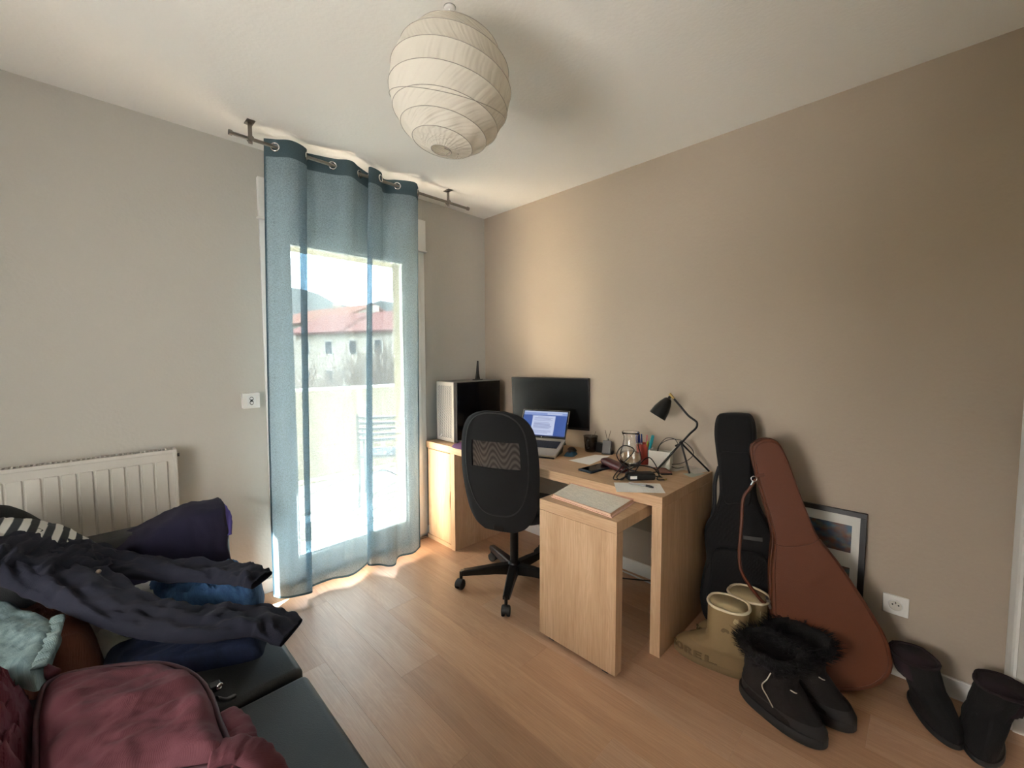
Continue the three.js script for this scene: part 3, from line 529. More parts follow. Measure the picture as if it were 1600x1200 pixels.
  mesh('back_bar', merge([boxAt(-0.03, 0.03, 0, 0.16, -0.008, 0.008, 0.004).rotateY(Math.atan2(-face.z, face.x) + Math.PI / 2).translate(face.x * -0.21, 0.4, face.z * -0.21), rod(Q(-0.2, 0, 0.415), Q(-0.02, 0, 0.415), 0.016)]), bm, t);
}

// ---------------------------------------------------------------- on the desk
{ // tower computer
  const x0 = -0.545, x1 = -0.095, z0 = 0.062, z1 = 0.282, y0 = DH, y1 = 1.181, t = thing('computer_tower', 'white computer tower with black side panel at the window end of the desk', 'computer');
  const wm = std({ color: '#7d7b78', roughness: 0.85 });
  mesh('body', boxAt(x0 + 0.02, x1, y0 + 0.014, y1 - 0.004, z0 + 0.003, z1 - 0.004, 0.004), wm, t);
  mesh('side_panel', boxAt(x0 + 0.024, x1 - 0.004, y0 + 0.02, y1 - 0.006, z1 - 0.005, z1, 0.002), std({ color: '#0c0c0e', roughness: 0.12 }), t);
  mesh('top_panel', boxAt(x0 + 0.01, x1, y1 - 0.006, y1, z0, z1, 0.003), wm, t);
  mesh('front_frame', boxAt(x0, x0 + 0.022, y0 + 0.008, y1 - 0.002, z0, z1 - 0.01, 0.004), wm, t);
  const dots = rep(data(64, 64, (x, y) => { const sx = (x * 4) % 1 - 0.5, sy = (y * 4 + (Math.floor(x * 4) % 2) * 0.5) % 1 - 0.5; return Math.hypot(sx, sy) < 0.36 ? 0.06 : 0.5; }, true, THREE.RepeatWrapping), 22, 22);
  mesh('front_grille', boxAt(x0 - 0.002, x0 + 0.001, y0 + 0.035, y1 - 0.03, z0 + 0.028, z1 - 0.035, 0.001), std({ map: dots, roughness: 0.9 }), t);
  mesh('emblem', uvm(new THREE.ConeGeometry(0.008, 0.014, 3)).rotateZ(0).rotateY(Math.PI / 2), std({ color: '#e8e8e8', metalness: 0.4, roughness: 0.3 }), t, [x0 - 0.003, y0 + 0.05, 0.125]);
  for (const x of [x0 + 0.05, x1 - 0.05]) for (const z of [z0 + 0.03, z1 - 0.03]) mesh('foot', rod([x, y0, z], [x, y0 + 0.016, z], 0.012), M.blackPlastic, t);
  ground(t);
}
{ // shark-fin aerial on the tower
  const s = new THREE.Shape(); s.moveTo(0, 0); s.lineTo(0.05, 0); s.bezierCurveTo(0.036, 0.03, 0.03, 0.08, 0.031, 0.14); s.lineTo(0.027, 0.142); s.bezierCurveTo(0.016, 0.08, 0.012, 0.03, 0, 0);
  const t = thing('aerial', 'black fin-shaped wireless aerial standing on the computer tower', 'aerial', [-0.262, 1.181, 0.2], 0.2);
  mesh('fin', extrude(s, 0.016, 0.003), M.blackPlastic, t, [-0.02, 0.006, -0.008]); mesh('foot', boxAt(-0.032, 0.045, 0, 0.008, -0.022, 0.022, 0.003), M.blackPlastic, t);
}
{ // purple pouch over the desk edge
  solo('pouch', mound([[-0.625, 0.35], [-0.628, 0.47], [-0.6, 0.53], [-0.54, 0.52], [-0.5, 0.44], [-0.51, 0.35], [-0.57, 0.325]], { base: DH, h: 0.03, edge: 5, wrinkle: 0.004, freq: 20, seed: 3, seg: 60, rings: 14 }), std({ color: '#563059', roughness: 0.8, bumpMap: T.weave, bumpScale: 0.0005 }), 'purple fabric pouch on the desk edge by the tower', 'pouch');
}
{ // monitor
  const TL = V(-0.215, 1.211, 0.495), TR = V(-0.065, 1.211, 1.073), U = TR.clone().sub(TL).normalize(), W = TR.distanceTo(TL), turn = Math.atan2(-U.z, U.x);
  const mid = TL.clone().add(TR).multiplyScalar(0.5), t = thing('monitor', 'switched-off black widescreen monitor behind the laptop', 'monitor', [mid.x + 0.019, DH, mid.z - 0.005], turn), H = 0.358;
  const head = new THREE.Group(); const tiltG = (g) => g.rotateX(0.07).translate(0, 1.212 - DH, -0.02);
  // local: x along the screen (towards the camera side), z = out of the screen is +z after turning => -x world
  mesh('casing', tiltG(boxAt(-W / 2, W / 2, -H, 0, -0.022, 0, 0.004)), M.blackPlastic, t);
  mesh('screen', tiltG(boxAt(-W / 2 + 0.006, W / 2 - 0.006, -H + 0.018, -0.006, -0.001, 0.0015, 0.0005)), std({ color: '#15181a', roughness: 0.22 }), t);
  mesh('rear_hump', tiltG(boxAt(-W / 2 + 0.12, W / 2 - 0.12, -H + 0.06, -0.1, -0.04, -0.02, 0.008)), M.blackPlastic, t);
  mesh('neck', boxAt(-0.03, 0.03, 0.01, 0.24, -0.072, -0.052, 0.006), M.blackPlastic, t);
  mesh('foot', boxAt(-0.11, 0.11, 0, 0.01, -0.09, 0.03, 0.004), M.blackPlastic, t);
}
// laptop on a raised black stand
{
  const FR = V(-0.4, 0.75, 1.083), HR = V(-0.19, 0.806, 1.0), D = HR.clone().sub(FR), back = D.clone().setY(0).normalize(), yaw = Math.atan2(-back.x, -back.z), W = 0.335, depth = Math.hypot(D.x, D.z), rise = Math.atan2(D.y, depth), DL = D.length();
  const side = V(-back.z, 0, back.x);                                           // towards the right-hand end
  const stand = thing('laptop_stand', 'low black wedge stand under the laptop', 'laptop stand', [FR.x - side.x * W / 2, DH, FR.z - side.z * W / 2], yaw);
  const prof = new THREE.Shape([[0.0, 0], [0.0, 0.006], [-0.195, 0.052], [-0.2, 0.04], [-0.185, 0]].map(([a, b]) => new THREE.Vector2(a, b)));
  mesh('wedge', new THREE.ExtrudeGeometry(prof, { depth: W - 0.02, bevelEnabled: true, bevelSize: 0.002, bevelThickness: 0.002, bevelSegments: 1 }).rotateY(-Math.PI / 2).translate(W / 2 - 0.01, 0.0021, 0), M.blackPlastic, stand);
  const t = thing('laptop', 'open silver laptop showing a text page on a blue screen', 'laptop', [FR.x - side.x * W / 2, FR.y - 0.003, FR.z - side.z * W / 2], yaw);
  const silver = std({ color: '#b9b2a6', roughness: 0.4, metalness: 0.3 });
  const slope = (g) => g.rotateX(rise);
  const base = mesh('base', slope(boxAt(-W / 2, W / 2, -0.006, 0.01, -DL, 0, 0.004)), silver, t);
  mesh('keyboard_bed', slope(boxAt(-W / 2 + 0.022, W / 2 - 0.022, 0.0095, 0.0108, -DL + 0.03, -0.1, 0.0005)), std({ color: '#2a2826', roughness: 0.6 }), base);
  const keys = []; for (let r = 0; r < 6; r++) for (let k = 0; k < 16; k++) keys.push(slope(new THREE.BoxGeometry(0.0155, 0.002, r ? 0.0145 : 0.009).translate(-W / 2 + 0.033 + k * 0.0179, 0.0118, -DL + 0.038 + r * 0.0175)));
  const kb = mesh('key', merge(keys), M.blackPlastic, base); kb.userData.kind = 'stuff';
  mesh('touchpad', slope(boxAt(-0.075, 0.035, 0.0098, 0.0104, -0.088, -0.022, 0.0002)), std({ color: '#a49d92', roughness: 0.35 }), base);
  const SH = 0.208, lean = -0.53, hingeY = Math.sin(rise) * DL + 0.01, hingeZ = -Math.cos(rise) * DL + 0.004;
  const lid = mesh('lid', boxAt(-W / 2, W / 2, 0, SH, -0.007, 0, 0.003), silver, t, [0, hingeY, hingeZ], [lean, 0, 0]);
  mesh('bezel', boxAt(-W / 2 + 0.003, W / 2 - 0.003, 0.004, SH - 0.003, 0, 0.0012, 0.0005), M.blackPlastic, lid);
  const shot = canvas(768, 432, (g, w, h) => {
    g.fillStyle = '#3f5ea8'; g.fillRect(0, 0, w, h); g.fillStyle = '#bcc9ea'; g.fillRect(0, 0, w, 26); g.fillStyle = '#8fa3d8'; g.fillRect(0, 26, w, 44);
    g.fillStyle = '#c5d0ee'; g.fillRect(60, 8, 180, 10); g.fillRect(420, 32, 260, 24); g.fillStyle = '#ccd6f4'; g.fillRect(170, 80, 400, h - 96);
    g.fillStyle = '#5b6aa0'; const r = mulberry(3); for (let i = 0; i < 15; i++) { if (i === 4 || i === 11) continue; const y = 98 + i * 20; g.fillRect(205 + (i === 0 ? 60 : 0), y, 330 - r() * 90 - (i === 0 ? 80 : 0), i > 5 && i < 10 ? 7 : 5); }
    g.fillStyle = '#2f3f78'; g.fillRect(0, h - 14, w, 14); g.fillStyle = '#dfe6f8'; g.fillRect(12, h - 11, 10, 8); g.fillRect(32, h - 11, 10, 8);
  });
  const scr = uvPlane(W - 0.024, SH - 0.03); mesh('screen', scr.translate(0, 0.018 + (SH - 0.03) / 2, 0.0016), new THREE.MeshStandardMaterial({ color: '#050505', roughness: 0.3, emissive: '#ffffff', emissiveMap: shot, emissiveIntensity: SCREEN }), lid);
  mesh('emblem', uvm(new THREE.CylinderGeometry(0.005, 0.005, 0.0006, 20)).rotateX(Math.PI / 2), M.chrome, lid, [0, 0.0105, 0.0014]);
}
function uvPlane(w, h) { return new THREE.PlaneGeometry(w, h); }
{ // computer mouse
  const c = atY(892, 707, DH + 0.015), g = mound([[-0.03, -0.05], [0, -0.058], [0.03, -0.05], [0.034, 0], [0.03, 0.045], [0, 0.056], [-0.03, 0.045], [-0.034, 0]], { base: 0, h: 0.026, edge: 3, wrinkle: 0, rings: 14, seg: 40 });
  const t = thing('computer_mouse', 'black and blue computer mouse beside the laptop', 'mouse', [c.x, DH, c.z], 1.9); mesh('shell', g, std({ color: '#2b5a7d', roughness: 0.25 }), t);
  mesh('top_cover', mound([[-0.024, -0.03], [0, -0.048], [0.024, -0.03], [0.026, 0.02], [0, 0.046], [-0.026, 0.02]], { base: 0.01, h: 0.0185, edge: 2.6, wrinkle: 0, rings: 10, seg: 30 }), M.blackPlastic, t);
  mesh('scroll_wheel', rod([-0.003, 0.023, -0.03], [0.003, 0.023, -0.03], 0.008), M.rubber, t);
}
{ // flat black puck behind the laptop corner
  const c = atY(886, 697, DH + 0.01), t = thing('wireless_earbud_case', 'small black oval case behind the laptop corner', 'case', [-0.12, DH, 1.0], 0.9);
  mesh('body', mound([[-0.05, 0], [-0.03, 0.025], [0.03, 0.025], [0.05, 0], [0.03, -0.025], [-0.03, -0.025]], { h: 0.02, edge: 3, wrinkle: 0, rings: 8, seg: 36 }), M.blackPlastic, t);
}
const clear = (color = '#ffffff', o = {}) => phy({ color, roughness: 0.02, transmission: 1, thickness: 0, ior: 1.45, ...o });
{ // tumbler
  const c = V(-0.075, DH, 1.115), t = thing('tumbler', 'smoky glass mug with a little dark drink left', 'glass', c.toArray());
  t.scale.setScalar(1.22);
  mesh('glass', lathe([[0, 0.002], [0.026, 0.002], [0.03, 0.006], [0.038, 0.085], [0.0395, 0.086], [0.036, 0.084], [0.028, 0.012], [0, 0.011]], 36), clear('#c9c6c2'), t);
  mesh('drink', lathe([[0, 0.0122], [0.0275, 0.0125], [0.0305, 0.036], [0, 0.036]], 32), phy({ color: '#2b2620', roughness: 0.1, transmission: 0.5, thickness: 0 }), t);
  mesh('handle', tube([[-0.036, 0.07, 0.01], [-0.06, 0.062, 0.02], [-0.058, 0.035, 0.02], [-0.033, 0.028, 0.01]], 0.004, 20), std({ color: '#26221f', roughness: 0.3 }), t);
}
{ // scent diffuser bottle, tilted, with sticks
  const t = thing('scent_diffuser', 'tilted flat glass diffuser bottle with thin reeds', 'diffuser', [-0.075, DH, 1.235], 0.3);
  const g = boxAt(-0.012, 0.012, 0, 0.085, -0.028, 0.028, 0.005); g.rotateX(-0.0).rotateZ(-0.3).translate(0, 0.004, 0); mesh('bottle', g, std({ color: '#6b6866', roughness: 0.3, metalness: 0.4, bumpMap: T.leather, bumpScale: 0.003 }), t);
  mesh('neck', rod([0.026, 0.084, 0], [0.03, 0.097, 0], 0.009), M.steel, t);
  mesh('reed', rod([0.026, 0.06, 0.004], [0.04, 0.15, -0.02], 0.0014, 0.0014, 6), std({ color: '#4a3f36' }), t); mesh('reed', rod([0.026, 0.06, -0.004], [0.045, 0.148, 0.014], 0.0014, 0.0014, 6), std({ color: '#4a3f36' }), t);
  mesh('prop', boxAt(0.01, 0.05, 0, 0.02, -0.035, 0.035, 0.003), M.blackPlastic, t);
}
{ const t = thing('desk_speaker', 'small black box behind the glass mug', 'box', [-0.035, DH, 1.165]); mesh('body', boxAt(-0.02, 0.02, 0, 0.06, -0.04, 0.04, 0.004), M.blackPlastic, t); mesh('twig', tube([[-0.005, 0.05, -0.035], [0.0, 0.1, -0.045], [0.004, 0.13, -0.04]], 0.0014, 10), std({ color: '#3c332b' }), t); }
function sheetGeo(a, b, c, d, y, lift = 0.002, n = 14, thick = 0.0006) { // quad in plan, gently curled
  const rings = []; for (let i = 0; i <= n; i++) { const row = []; for (let j = 0; j <= n; j++) { const u = j / n, v = i / n, p = V(...a).lerp(V(...b), u).lerp(V(...d).lerp(V(...c), u), v); row.push(V(p.x, y + thick + lift * (0.5 + 0.5 * fbm(u * 1.7 + a[0] * 9, v * 1.7, 3, 2)) * (0.3 + Math.abs(u - 0.5)), p.z)); } rings.push(row); }
  const g = loft(rings, { closed: false }), uv = g.attributes.uv; for (let i = 0; i <= n; i++) for (let j = 0; j <= n; j++) uv.setXY(i * (n + 1) + j, j / n, 1 - i / n); return g;
}
const pxQuad = (list, y) => list.map(([x, py]) => { const p = atY(x, py, y); return [p.x, 0, p.z]; });
const script = (w, h, rows, ink, x0, x1, seed) => canvas(w, h, (g) => { g.fillStyle = '#f3f1ed'; g.fillRect(0, 0, w, h); g.strokeStyle = ink; g.lineWidth = 2; const r = mulberry(seed); for (let i = 0; i < rows; i++) { const y = h * (i + 1) / (rows + 1); let x = w * x0; while (x < w * x1 * (0.8 + 0.2 * r())) { const l = 12 + r() * 34; g.beginPath(); g.moveTo(x, y); for (let k = 1; k <= 5; k++) g.lineTo(x + l * k / 5, y + (r() - 0.5) * 11); g.stroke(); x += l + 8; } } });
solo('paper_sheet', sheetGeo(...pxQuad([[888, 720], [930, 711], [953, 713], [921, 727]], DH), DH, 0.004), M.paper, 'blank folded white sheet beside the mouse', 'paper');
solo('paper_sheet', sheetGeo(...pxQuad([[959, 754], [1031, 756], [1040, 771], [963.5, 769]], DH), DH, 0.002), std({ map: script(512, 360, 9, '#8b8782', 0.55, 0.97, 5), roughness: 0.9 }), 'white sheet with handwritten lines at the corner of the desk', 'paper');
{ // ballpoint pen on the note
  const a = atY(983, 754, DH + 0.006), b = atY(1021, 761.5, DH + 0.006), t = thing('ballpoint_pen', 'clear ballpoint pen with black cap lying on the handwritten sheet', 'pen'), m = a.clone().lerp(b, 0.7);
  mesh('barrel', rod(a, m, 0.0038, 0.0038, 6), std({ color: '#a9a7a5', roughness: 0.15 }), t); mesh('cap', rod(m, b, 0.005, 0.0042, 12), M.blackPlastic, t); mesh('clip', rod(m.clone().add(V(0, 0.0055, 0)), b.clone().lerp(m, 0.15).add(V(0, 0.0055, 0)), 0.0012, 0.0012, 6), M.blackPlastic, t); ground(t);
}
{ // smartphone in an open wallet case
  const a = pxQuad([[897, 735], [945, 723], [966, 731], [918, 743]], DH), dir = V(a[1][0] - a[0][0], 0, a[1][2] - a[0][2]), c = V((a[0][0] + a[2][0]) / 2, DH, (a[0][2] + a[2][2]) / 2);
  const t = thing('smartphone', 'black smartphone in a dark blue case at the desk edge', 'phone', c.toArray(), Math.atan2(-dir.z, dir.x));
  mesh('phone_case', boxAt(-0.1, 0.09, 0, 0.011, -0.046, 0.046, 0.005), std({ color: '#1d2733', roughness: 0.7 }), t); mesh('screen', boxAt(-0.086, 0.08, 0.01, 0.0125, -0.038, 0.038, 0.001), std({ color: '#08080a', roughness: 0.08 }), t);
  mesh('side_key', boxAt(-0.02, 0.01, 0.004, 0.008, 0.0415, 0.0435, 0.0008), M.grey, t);
}
{ // spectacle case
  const a = atY(944, 719, DH + 0.03), b = atY(978, 735, DH + 0.018), T_ = b.clone().sub(a).setY(0), t = thing('glasses_case', 'burgundy leather spectacle case lying on the smartphone', 'glasses case', [0, 0, 0]);
  mesh('body', sweep([[a, 0.05, 0.03], [a.clone().lerp(b, 0.12), 0.062, 0.042], [a.clone().lerp(b, 0.5), 0.064, 0.046], [a.clone().lerp(b, 0.88), 0.06, 0.044], [b, 0.04, 0.022]], { wrinkle: 0, n: 24, flat: 0.9, sharp: 0.8 }), std({ color: '#4a1d1f', roughness: 0.35 }), t);
  mesh('clasp', new THREE.SphereGeometry(0.004, 10, 8), M.brass, t, b.clone().add(V(-0.012, 0.014, 0.012)).toArray()); ground(t);
}
{ // power adapter with its coiled lead
  const c = atY(1000, 744, DH + 0.015), t = thing('power_adapter', 'black laptop power adapter with white sticker and tangled lead', 'power adapter', [c.x, DH, c.z], -0.72);
  t.scale.setScalar(1.08);
  mesh('brick', boxAt(-0.065, 0.065, 0, 0.032, -0.027, 0.027, 0.008), M.blackPlastic, t);
  mesh('sticker', boxAt(-0.056, -0.024, 0.008, 0.022, 0.0265, 0.0275, 0.0003), M.paper, t);
  const r = mulberry(9), loop = (cx, cz, R, h, n, ph) => { const p = []; for (let i = 0; i <= n * 12; i++) { const a = ph + i / 12 * 6.2832; p.push([cx + Math.cos(a) * R * (1 + 0.15 * Math.sin(a * 1.7)), 0.012 + h * (0.5 + 0.5 * Math.sin(a * 0.9 + ph)), cz + Math.sin(a) * R * 0.7]); } return p; };
  mesh('lead', tube([[0.065, 0.014, 0.0], [0.1, 0.01, 0.01], [0.105, 0.006, -0.02], [0.07, 0.045, -0.02], [0.0, 0.06, -0.015], [-0.05, 0.045, 0.0], [-0.09, 0.006, 0.02], [-0.1, 0.006, -0.03], [-0.03, 0.05, -0.05], [0.05, 0.052, -0.03], [0.11, 0.02, -0.05], [0.06, 0.006, -0.09], [-0.02, 0.02, -0.08]], 0.0026, 160), M.rubber, t);
  mesh('lead', tube([[-0.065, 0.014, 0], [-0.11, 0.006, 0.02], [-0.12, 0.006, -0.02], [-0.05, 0.07, -0.06], [0.0, 0.12, -0.08], [-0.05, 0.14, -0.09], [-0.09, 0.1, -0.07], [-0.06, 0.05, -0.04], [-0.02, 0.036, 0.0]], 0.0026, 120), M.rubber, t);
  mesh('lead', tube([[-0.02, 0.035, -0.01], [0.02, 0.075, -0.03], [0.06, 0.09, -0.045], [0.09, 0.06, -0.05], [0.1, 0.02, -0.02], [0.07, 0.006, 0.03], [0.1, 0.006, 0.04]], 0.0026, 90), M.rubber, t);
  mesh('plug', rod([0.1, 0.006, 0.04], [0.112, 0.008, 0.035], 0.004), M.brass, t);
}
{ // carafe
  const c = V(-0.235, DH, 1.49), t = thing('carafe', 'clear glass carafe half full of water', 'carafe', c.toArray());
  mesh('glass', lathe([[0, 0.003], [0.045, 0.003], [0.054, 0.012], [0.06, 0.05], [0.055, 0.085], [0.043, 0.125], [0.038, 0.155], [0.039, 0.175], [0.046, 0.186], [0.049, 0.195], [0.047, 0.198], [0.042, 0.19], [0.035, 0.176], [0.0345, 0.155], [0.0395, 0.125], [0.0515, 0.085], [0.0565, 0.05], [0.05, 0.014], [0, 0.012]], 44), phy({ color: '#ffffff', roughness: 0, transmission: 1, thickness: 0.004, ior: 1.5 }), t);
  mesh('water', lathe([[0, 0.0135], [0.049, 0.015], [0.0555, 0.05], [0.0515, 0.082], [0, 0.082]], 40), phy({ color: '#eef2ee', roughness: 0.02, transmission: 1, thickness: 0.05, ior: 1.33 }), t);
}
{ // white carton next to the carafe and the red cup with pens
  const t = thing('carton', 'open white paper carton beside the carafe', 'carton', [-0.13, DH, 1.62], 0.25), m = std({ color: '#d5d0c4', roughness: 0.8 });
  const w = 0.05, d = 0.055, h = 0.1; for (const [sx, sz, ww, dd] of [[-1, 0, 0.002, d], [1, 0, 0.002, d], [0, -1, w, 0.002], [0, 1, w, 0.002]]) mesh('side', boxAt(-ww, ww, 0, h - (sx > 0 ? 0.012 : 0), -dd, dd, 0.0008), m, t, [sx * w, 0, sz * d]);
  mesh('bottom', boxAt(-w, w, 0, 0.003, -d, d, 0.0005), m, t); mesh('flap', boxAt(-0.045, 0.045, 0, 0.03, -0.001, 0.001, 0.0005).rotateX(0.9), m, t, [0, h, d]);
}
{
  const c = V(-0.125, DH, 1.515), t = thing('pen_cup', 'red plastic cup behind the carafe', 'cup', c.toArray());
  mesh('cup', lathe([[0, 0], [0.026, 0], [0.028, 0.003], [0.036, 0.118], [0.037, 0.12], [0.034, 0.118], [0.026, 0.006], [0, 0.005]], 32), std({ color: '#b0483a', roughness: 0.5 }), t);
  const pens = [['blue capped ballpoint pen', '#1f3f9a', -0.012, -0.014, -0.12], ['blue capped ballpoint pen', '#1f3f9a', -0.004, -0.016, -0.05], ['blue capped ballpoint pen', '#24479f', 0.004, -0.012, 0.02], ['teal felt marker pen', '#1f8a90', 0.002, 0.014, 0.5], ['thin pink pencil', '#c25a6a', 0.008, 0.004, 0.2], ['yellow green highlighter pen', '#9aa83a', -0.006, 0.01, 0.3]];
  pens.forEach(([label, col, x, z, lean], i) => {
    const big = i === 3, p = thing(big ? 'marker_pen' : i === 4 ? 'pencil' : i === 5 ? 'highlighter_pen' : 'ballpoint_pen', i < 3 ? 'blue capped ballpoint pen standing in the red cup' : label + ' leaning in the red cup', 'pen', [c.x + x, DH + 0.007, c.z + z], 0, i < 3 ? 'blue pens in the red cup' : undefined), L = big ? 0.175 : i === 5 ? 0.135 : 0.168, r = big ? 0.0085 : i === 4 ? 0.0032 : 0.0042, d = V(-0.1, 1, lean * 0.55).normalize();
    mesh('barrel', rod(V(0, 0, 0), d.clone().multiplyScalar(L * 0.72), r, r, 10), std({ color: i < 3 ? '#d9dbe2' : col, roughness: 0.35 }), p); mesh('cap', rod(d.clone().multiplyScalar(L * 0.7), d.clone().multiplyScalar(L), r * 1.15, r, 10), std({ color: col, roughness: 0.35 }), p);
  });
}
{ // tripod desk lamp
  const ax = -0.15, apex = V(ax, 0.893, 1.74), t = thing('desk_lamp', 'black tripod desk lamp with conical shade and brass joint', 'lamp'), bm = M.blackMetal;
  const bend = atX(1089, 665, ax), up = atX(1052, 622, ax);
  mesh('arm', tube([apex.clone().add(V(0, -0.02, -0.03)), apex, apex.clone().lerp(V(ax, 0.955, 1.79), 0.9), bend.clone().add(V(0, -0.012, -0.004)), bend.clone().add(V(0, 0.018, -0.002)), bend.clone().lerp(up, 0.35), bend.clone().lerp(up, 0.7), up], 0.0056, 80, false, 10, 0.4), bm, t);
  mesh('leg', rod(apex, V(-0.225, DH + 0.003, 1.64), 0.0056), bm, t); mesh('leg', rod(apex, V(-0.155, DH + 0.003, 1.79), 0.005), bm, t); mesh('leg', rod(apex, V(-0.04, DH + 0.003, 1.848), 0.005), bm, t);
  mesh('hub', new THREE.SphereGeometry(0.011, 16, 12), bm, t, apex.toArray());
  const d = up.clone().sub(bend).normalize(); mesh('brass_joint', rod(up.clone().addScaledVector(d, -0.006), up.clone().addScaledVector(d, 0.03), 0.0078, 0.0078, 16), M.brass, t);
  const tip = up.clone().addScaledVector(d, 0.014).add(V(-0.004, -0.012, -0.012)), mouth = atX(1026, 651, ax - 0.04), axis = mouth.clone().sub(tip).normalize(), L = 0.115;
  const sh = lathe([[0.0, 0], [0.012, 0.001], [0.02, 0.008], [0.032, 0.035], [0.042, 0.07], [0.047, L], [0.0455, L], [0.04, 0.07], [0.03, 0.036], [0.018, 0.01], [0, 0.004]], 40); sh.applyQuaternion(new THREE.Quaternion().setFromUnitVectors(V(0, 1, 0), axis));
  mesh('shade', sh, std({ color: '#151414', roughness: 0.38, metalness: 0.2 }), t, tip.toArray());
  mesh('bulb', new THREE.SphereGeometry(0.02, 16, 12), M.pvc, t, tip.clone().addScaledVector(axis, 0.075).toArray());
  mesh('swivel', rod(tip.clone().addScaledVector(axis, -0.012), tip.clone().addScaledVector(axis, 0.006), 0.008), bm, t);
  mesh('flex', tube([apex.clone().add(V(0.01, -0.01, -0.02)), V(-0.1, 0.9, 1.68), V(-0.08, 0.89, 1.62), V(-0.09, 0.82, 1.58), V(-0.11, 0.76, 1.62), V(-0.1, 0.77, 1.72), V(-0.08, 0.83, 1.78), V(-0.09, 0.89, 1.73), V(-0.1, 0.895, 1.66), V(-0.11, 0.85, 1.6), V(-0.12, 0.775, 1.61), V(-0.11, 0.742, 1.69), V(-0.06, 0.742, 1.72)], 0.002, 140), M.rubber, t);
  ground(t);
}
solo('envelope', sheetGeo([-0.16, 0, 1.58], [-0.03, 0, 1.6], [-0.03, 0, 1.76], [-0.17, 0, 1.72], DH, 0.01), std({ color: '#cdc6bb', roughness: 0.9 }), 'grey envelope under the desk lamp', 'envelope');
{ const t = thing('wallet', 'flat dark wallet beside the desk lamp', 'wallet', [-0.22, DH, 1.675], 0.8); mesh('leaf', boxAt(-0.055, 0.055, 0, 0.008, -0.03, 0.03, 0.003), std({ color: '#25262a', roughness: 0.6 }), t); mesh('lining', boxAt(-0.05, 0.058, 0.008, 0.013, -0.034, 0.03, 0.002), std({ color: '#8a5f52', roughness: 0.7 }), t); }
[['banknote', '#b9c0b4', [[1066, 741], [1085, 738], [1102, 741], [1080, 747]], 'crumpled pale green slip of paper under the lamp foot'], ['receipt', '#d9d3ca', [[1072, 734], [1098, 731], [1108, 737], [1085, 742]], 'small white receipt near the lamp foot'], ['receipt', '#c7c0b8', [[1060, 730], [1078, 727], [1092, 733], [1072, 737]], 'small grey receipt between lamp legs']].forEach(([n, c, q, l], i) => solo(n, sheetGeo(...pxQuad(q, DH), DH + i * 0.001, 0.008), std({ color: c, roughness: 0.9 }), l, 'paper'));
{ // folder with printed pages on the side table
  const q = pxQuad([[897, 755], [996, 782], [956, 809], [861, 776]], 0.683), t = thing('folder', 'pale pink paper folder with printed pages on the side table', 'folder'), pk = std({ color: '#e2b9a6', roughness: 0.85 });
  const solid = (q2, y0, y1) => { const c = q2.map((p) => V(p[0], 0, p[2])); const lo = c.map((p) => V(p.x, y0, p.z)), hi = c.map((p) => V(p.x, y1, p.z)); return toCreasedNormals(loft([lo, hi]), 0.4); };
  const inset = (q2, k) => { const c = q2.reduce((s, p) => [s[0] + p[0] / 4, 0, s[2] + p[2] / 4], [0, 0, 0]); return q2.map((p) => [lerp(p[0], c[0], k), 0, lerp(p[2], c[2], k)]); };
  mesh('lower_cover', solid(q, 0.6812, 0.6845), pk, t);
  mesh('page_block', solid(inset(q, 0.05), 0.6845, 0.694), std({ color: '#d9b59c', roughness: 0.9 }), t);
  const pq = inset(q, 0.06).map((p, i) => (i < 2 ? [p[0] - 0.02, 0, p[2] + 0.002] : p));
  mesh('printed_page', sheetGeo(...pq, 0.695, 0.003), std({ map: canvas(512, 360, (g, w, h) => { g.fillStyle = '#f0ece0'; g.fillRect(0, 0, w, h); const r = mulberry(4); g.fillStyle = 'rgba(90,90,80,0.28)'; for (let i = 0; i < 26; i++) { const y = 20 + i * 13; let x = 24; while (x < w - 60) { const l = 8 + r() * 40; if (r() > 0.25) g.fillRect(x, y, l, 3); x += l + 6; } } }), roughness: 0.85 }), t);
  mesh('upper_flap', sheetGeo(q[0], q[1], [q[1][0] - 0.055, 0, q[1][2] + 0.004], [q[0][0] - 0.055, 0, q[0][2] + 0.004], 0.6965, 0.004), pk, t);
  ground(t);
}

// ---------------------------------------------------------------- under the desk: power strip and leads
{
  const t = thing('power_strip', 'black power strip with leads on the floor under the desk', 'power strip', [-0.2, 0, 0.95], 0.3);
  mesh('strip', boxAt(-0.03, 0.03, 0, 0.04, -0.17, 0.17, 0.008), M.blackPlastic, t); for (let k = 0; k < 4; k++) mesh('plug', boxAt(-0.02, 0.02, 0.04, 0.075, -0.14 + k * 0.08, -0.1 + k * 0.08, 0.006), M.blackPlastic, t);
}
solo('black_lead', tube([[-0.28, 0.006, 0.8], [-0.33, 0.03, 0.95], [-0.24, 0.006, 1.1], [-0.32, 0.03, 1.2], [-0.2, 0.006, 1.25], [-0.12, 0.006, 1.4], [-0.05, 0.02, 1.55], [-0.03, 0.045, 1.66], [-0.028, 0.05, 1.8]], 0.004, 120), M.rubber, 'black lead along the baseboard under the desk', 'cable');
solo('black_lead', tube([[-0.3, 0.006, 0.9], [-0.22, 0.05, 0.86], [-0.12, 0.1, 0.84], [-0.02, 0.43, 0.83]], 0.003, 50), M.rubber, 'black lead hanging from a wall socket under the desk', 'cable');
solo('white_lead', tube([[-0.04, 0.005, 1.2], [-0.05, 0.005, 1.4], [-0.06, 0.005, 1.6], [-0.05, 0.005, 1.79]], 0.0045, 40), M.pvc, 'white lead on the floor along the baseboard under the desk', 'cable');

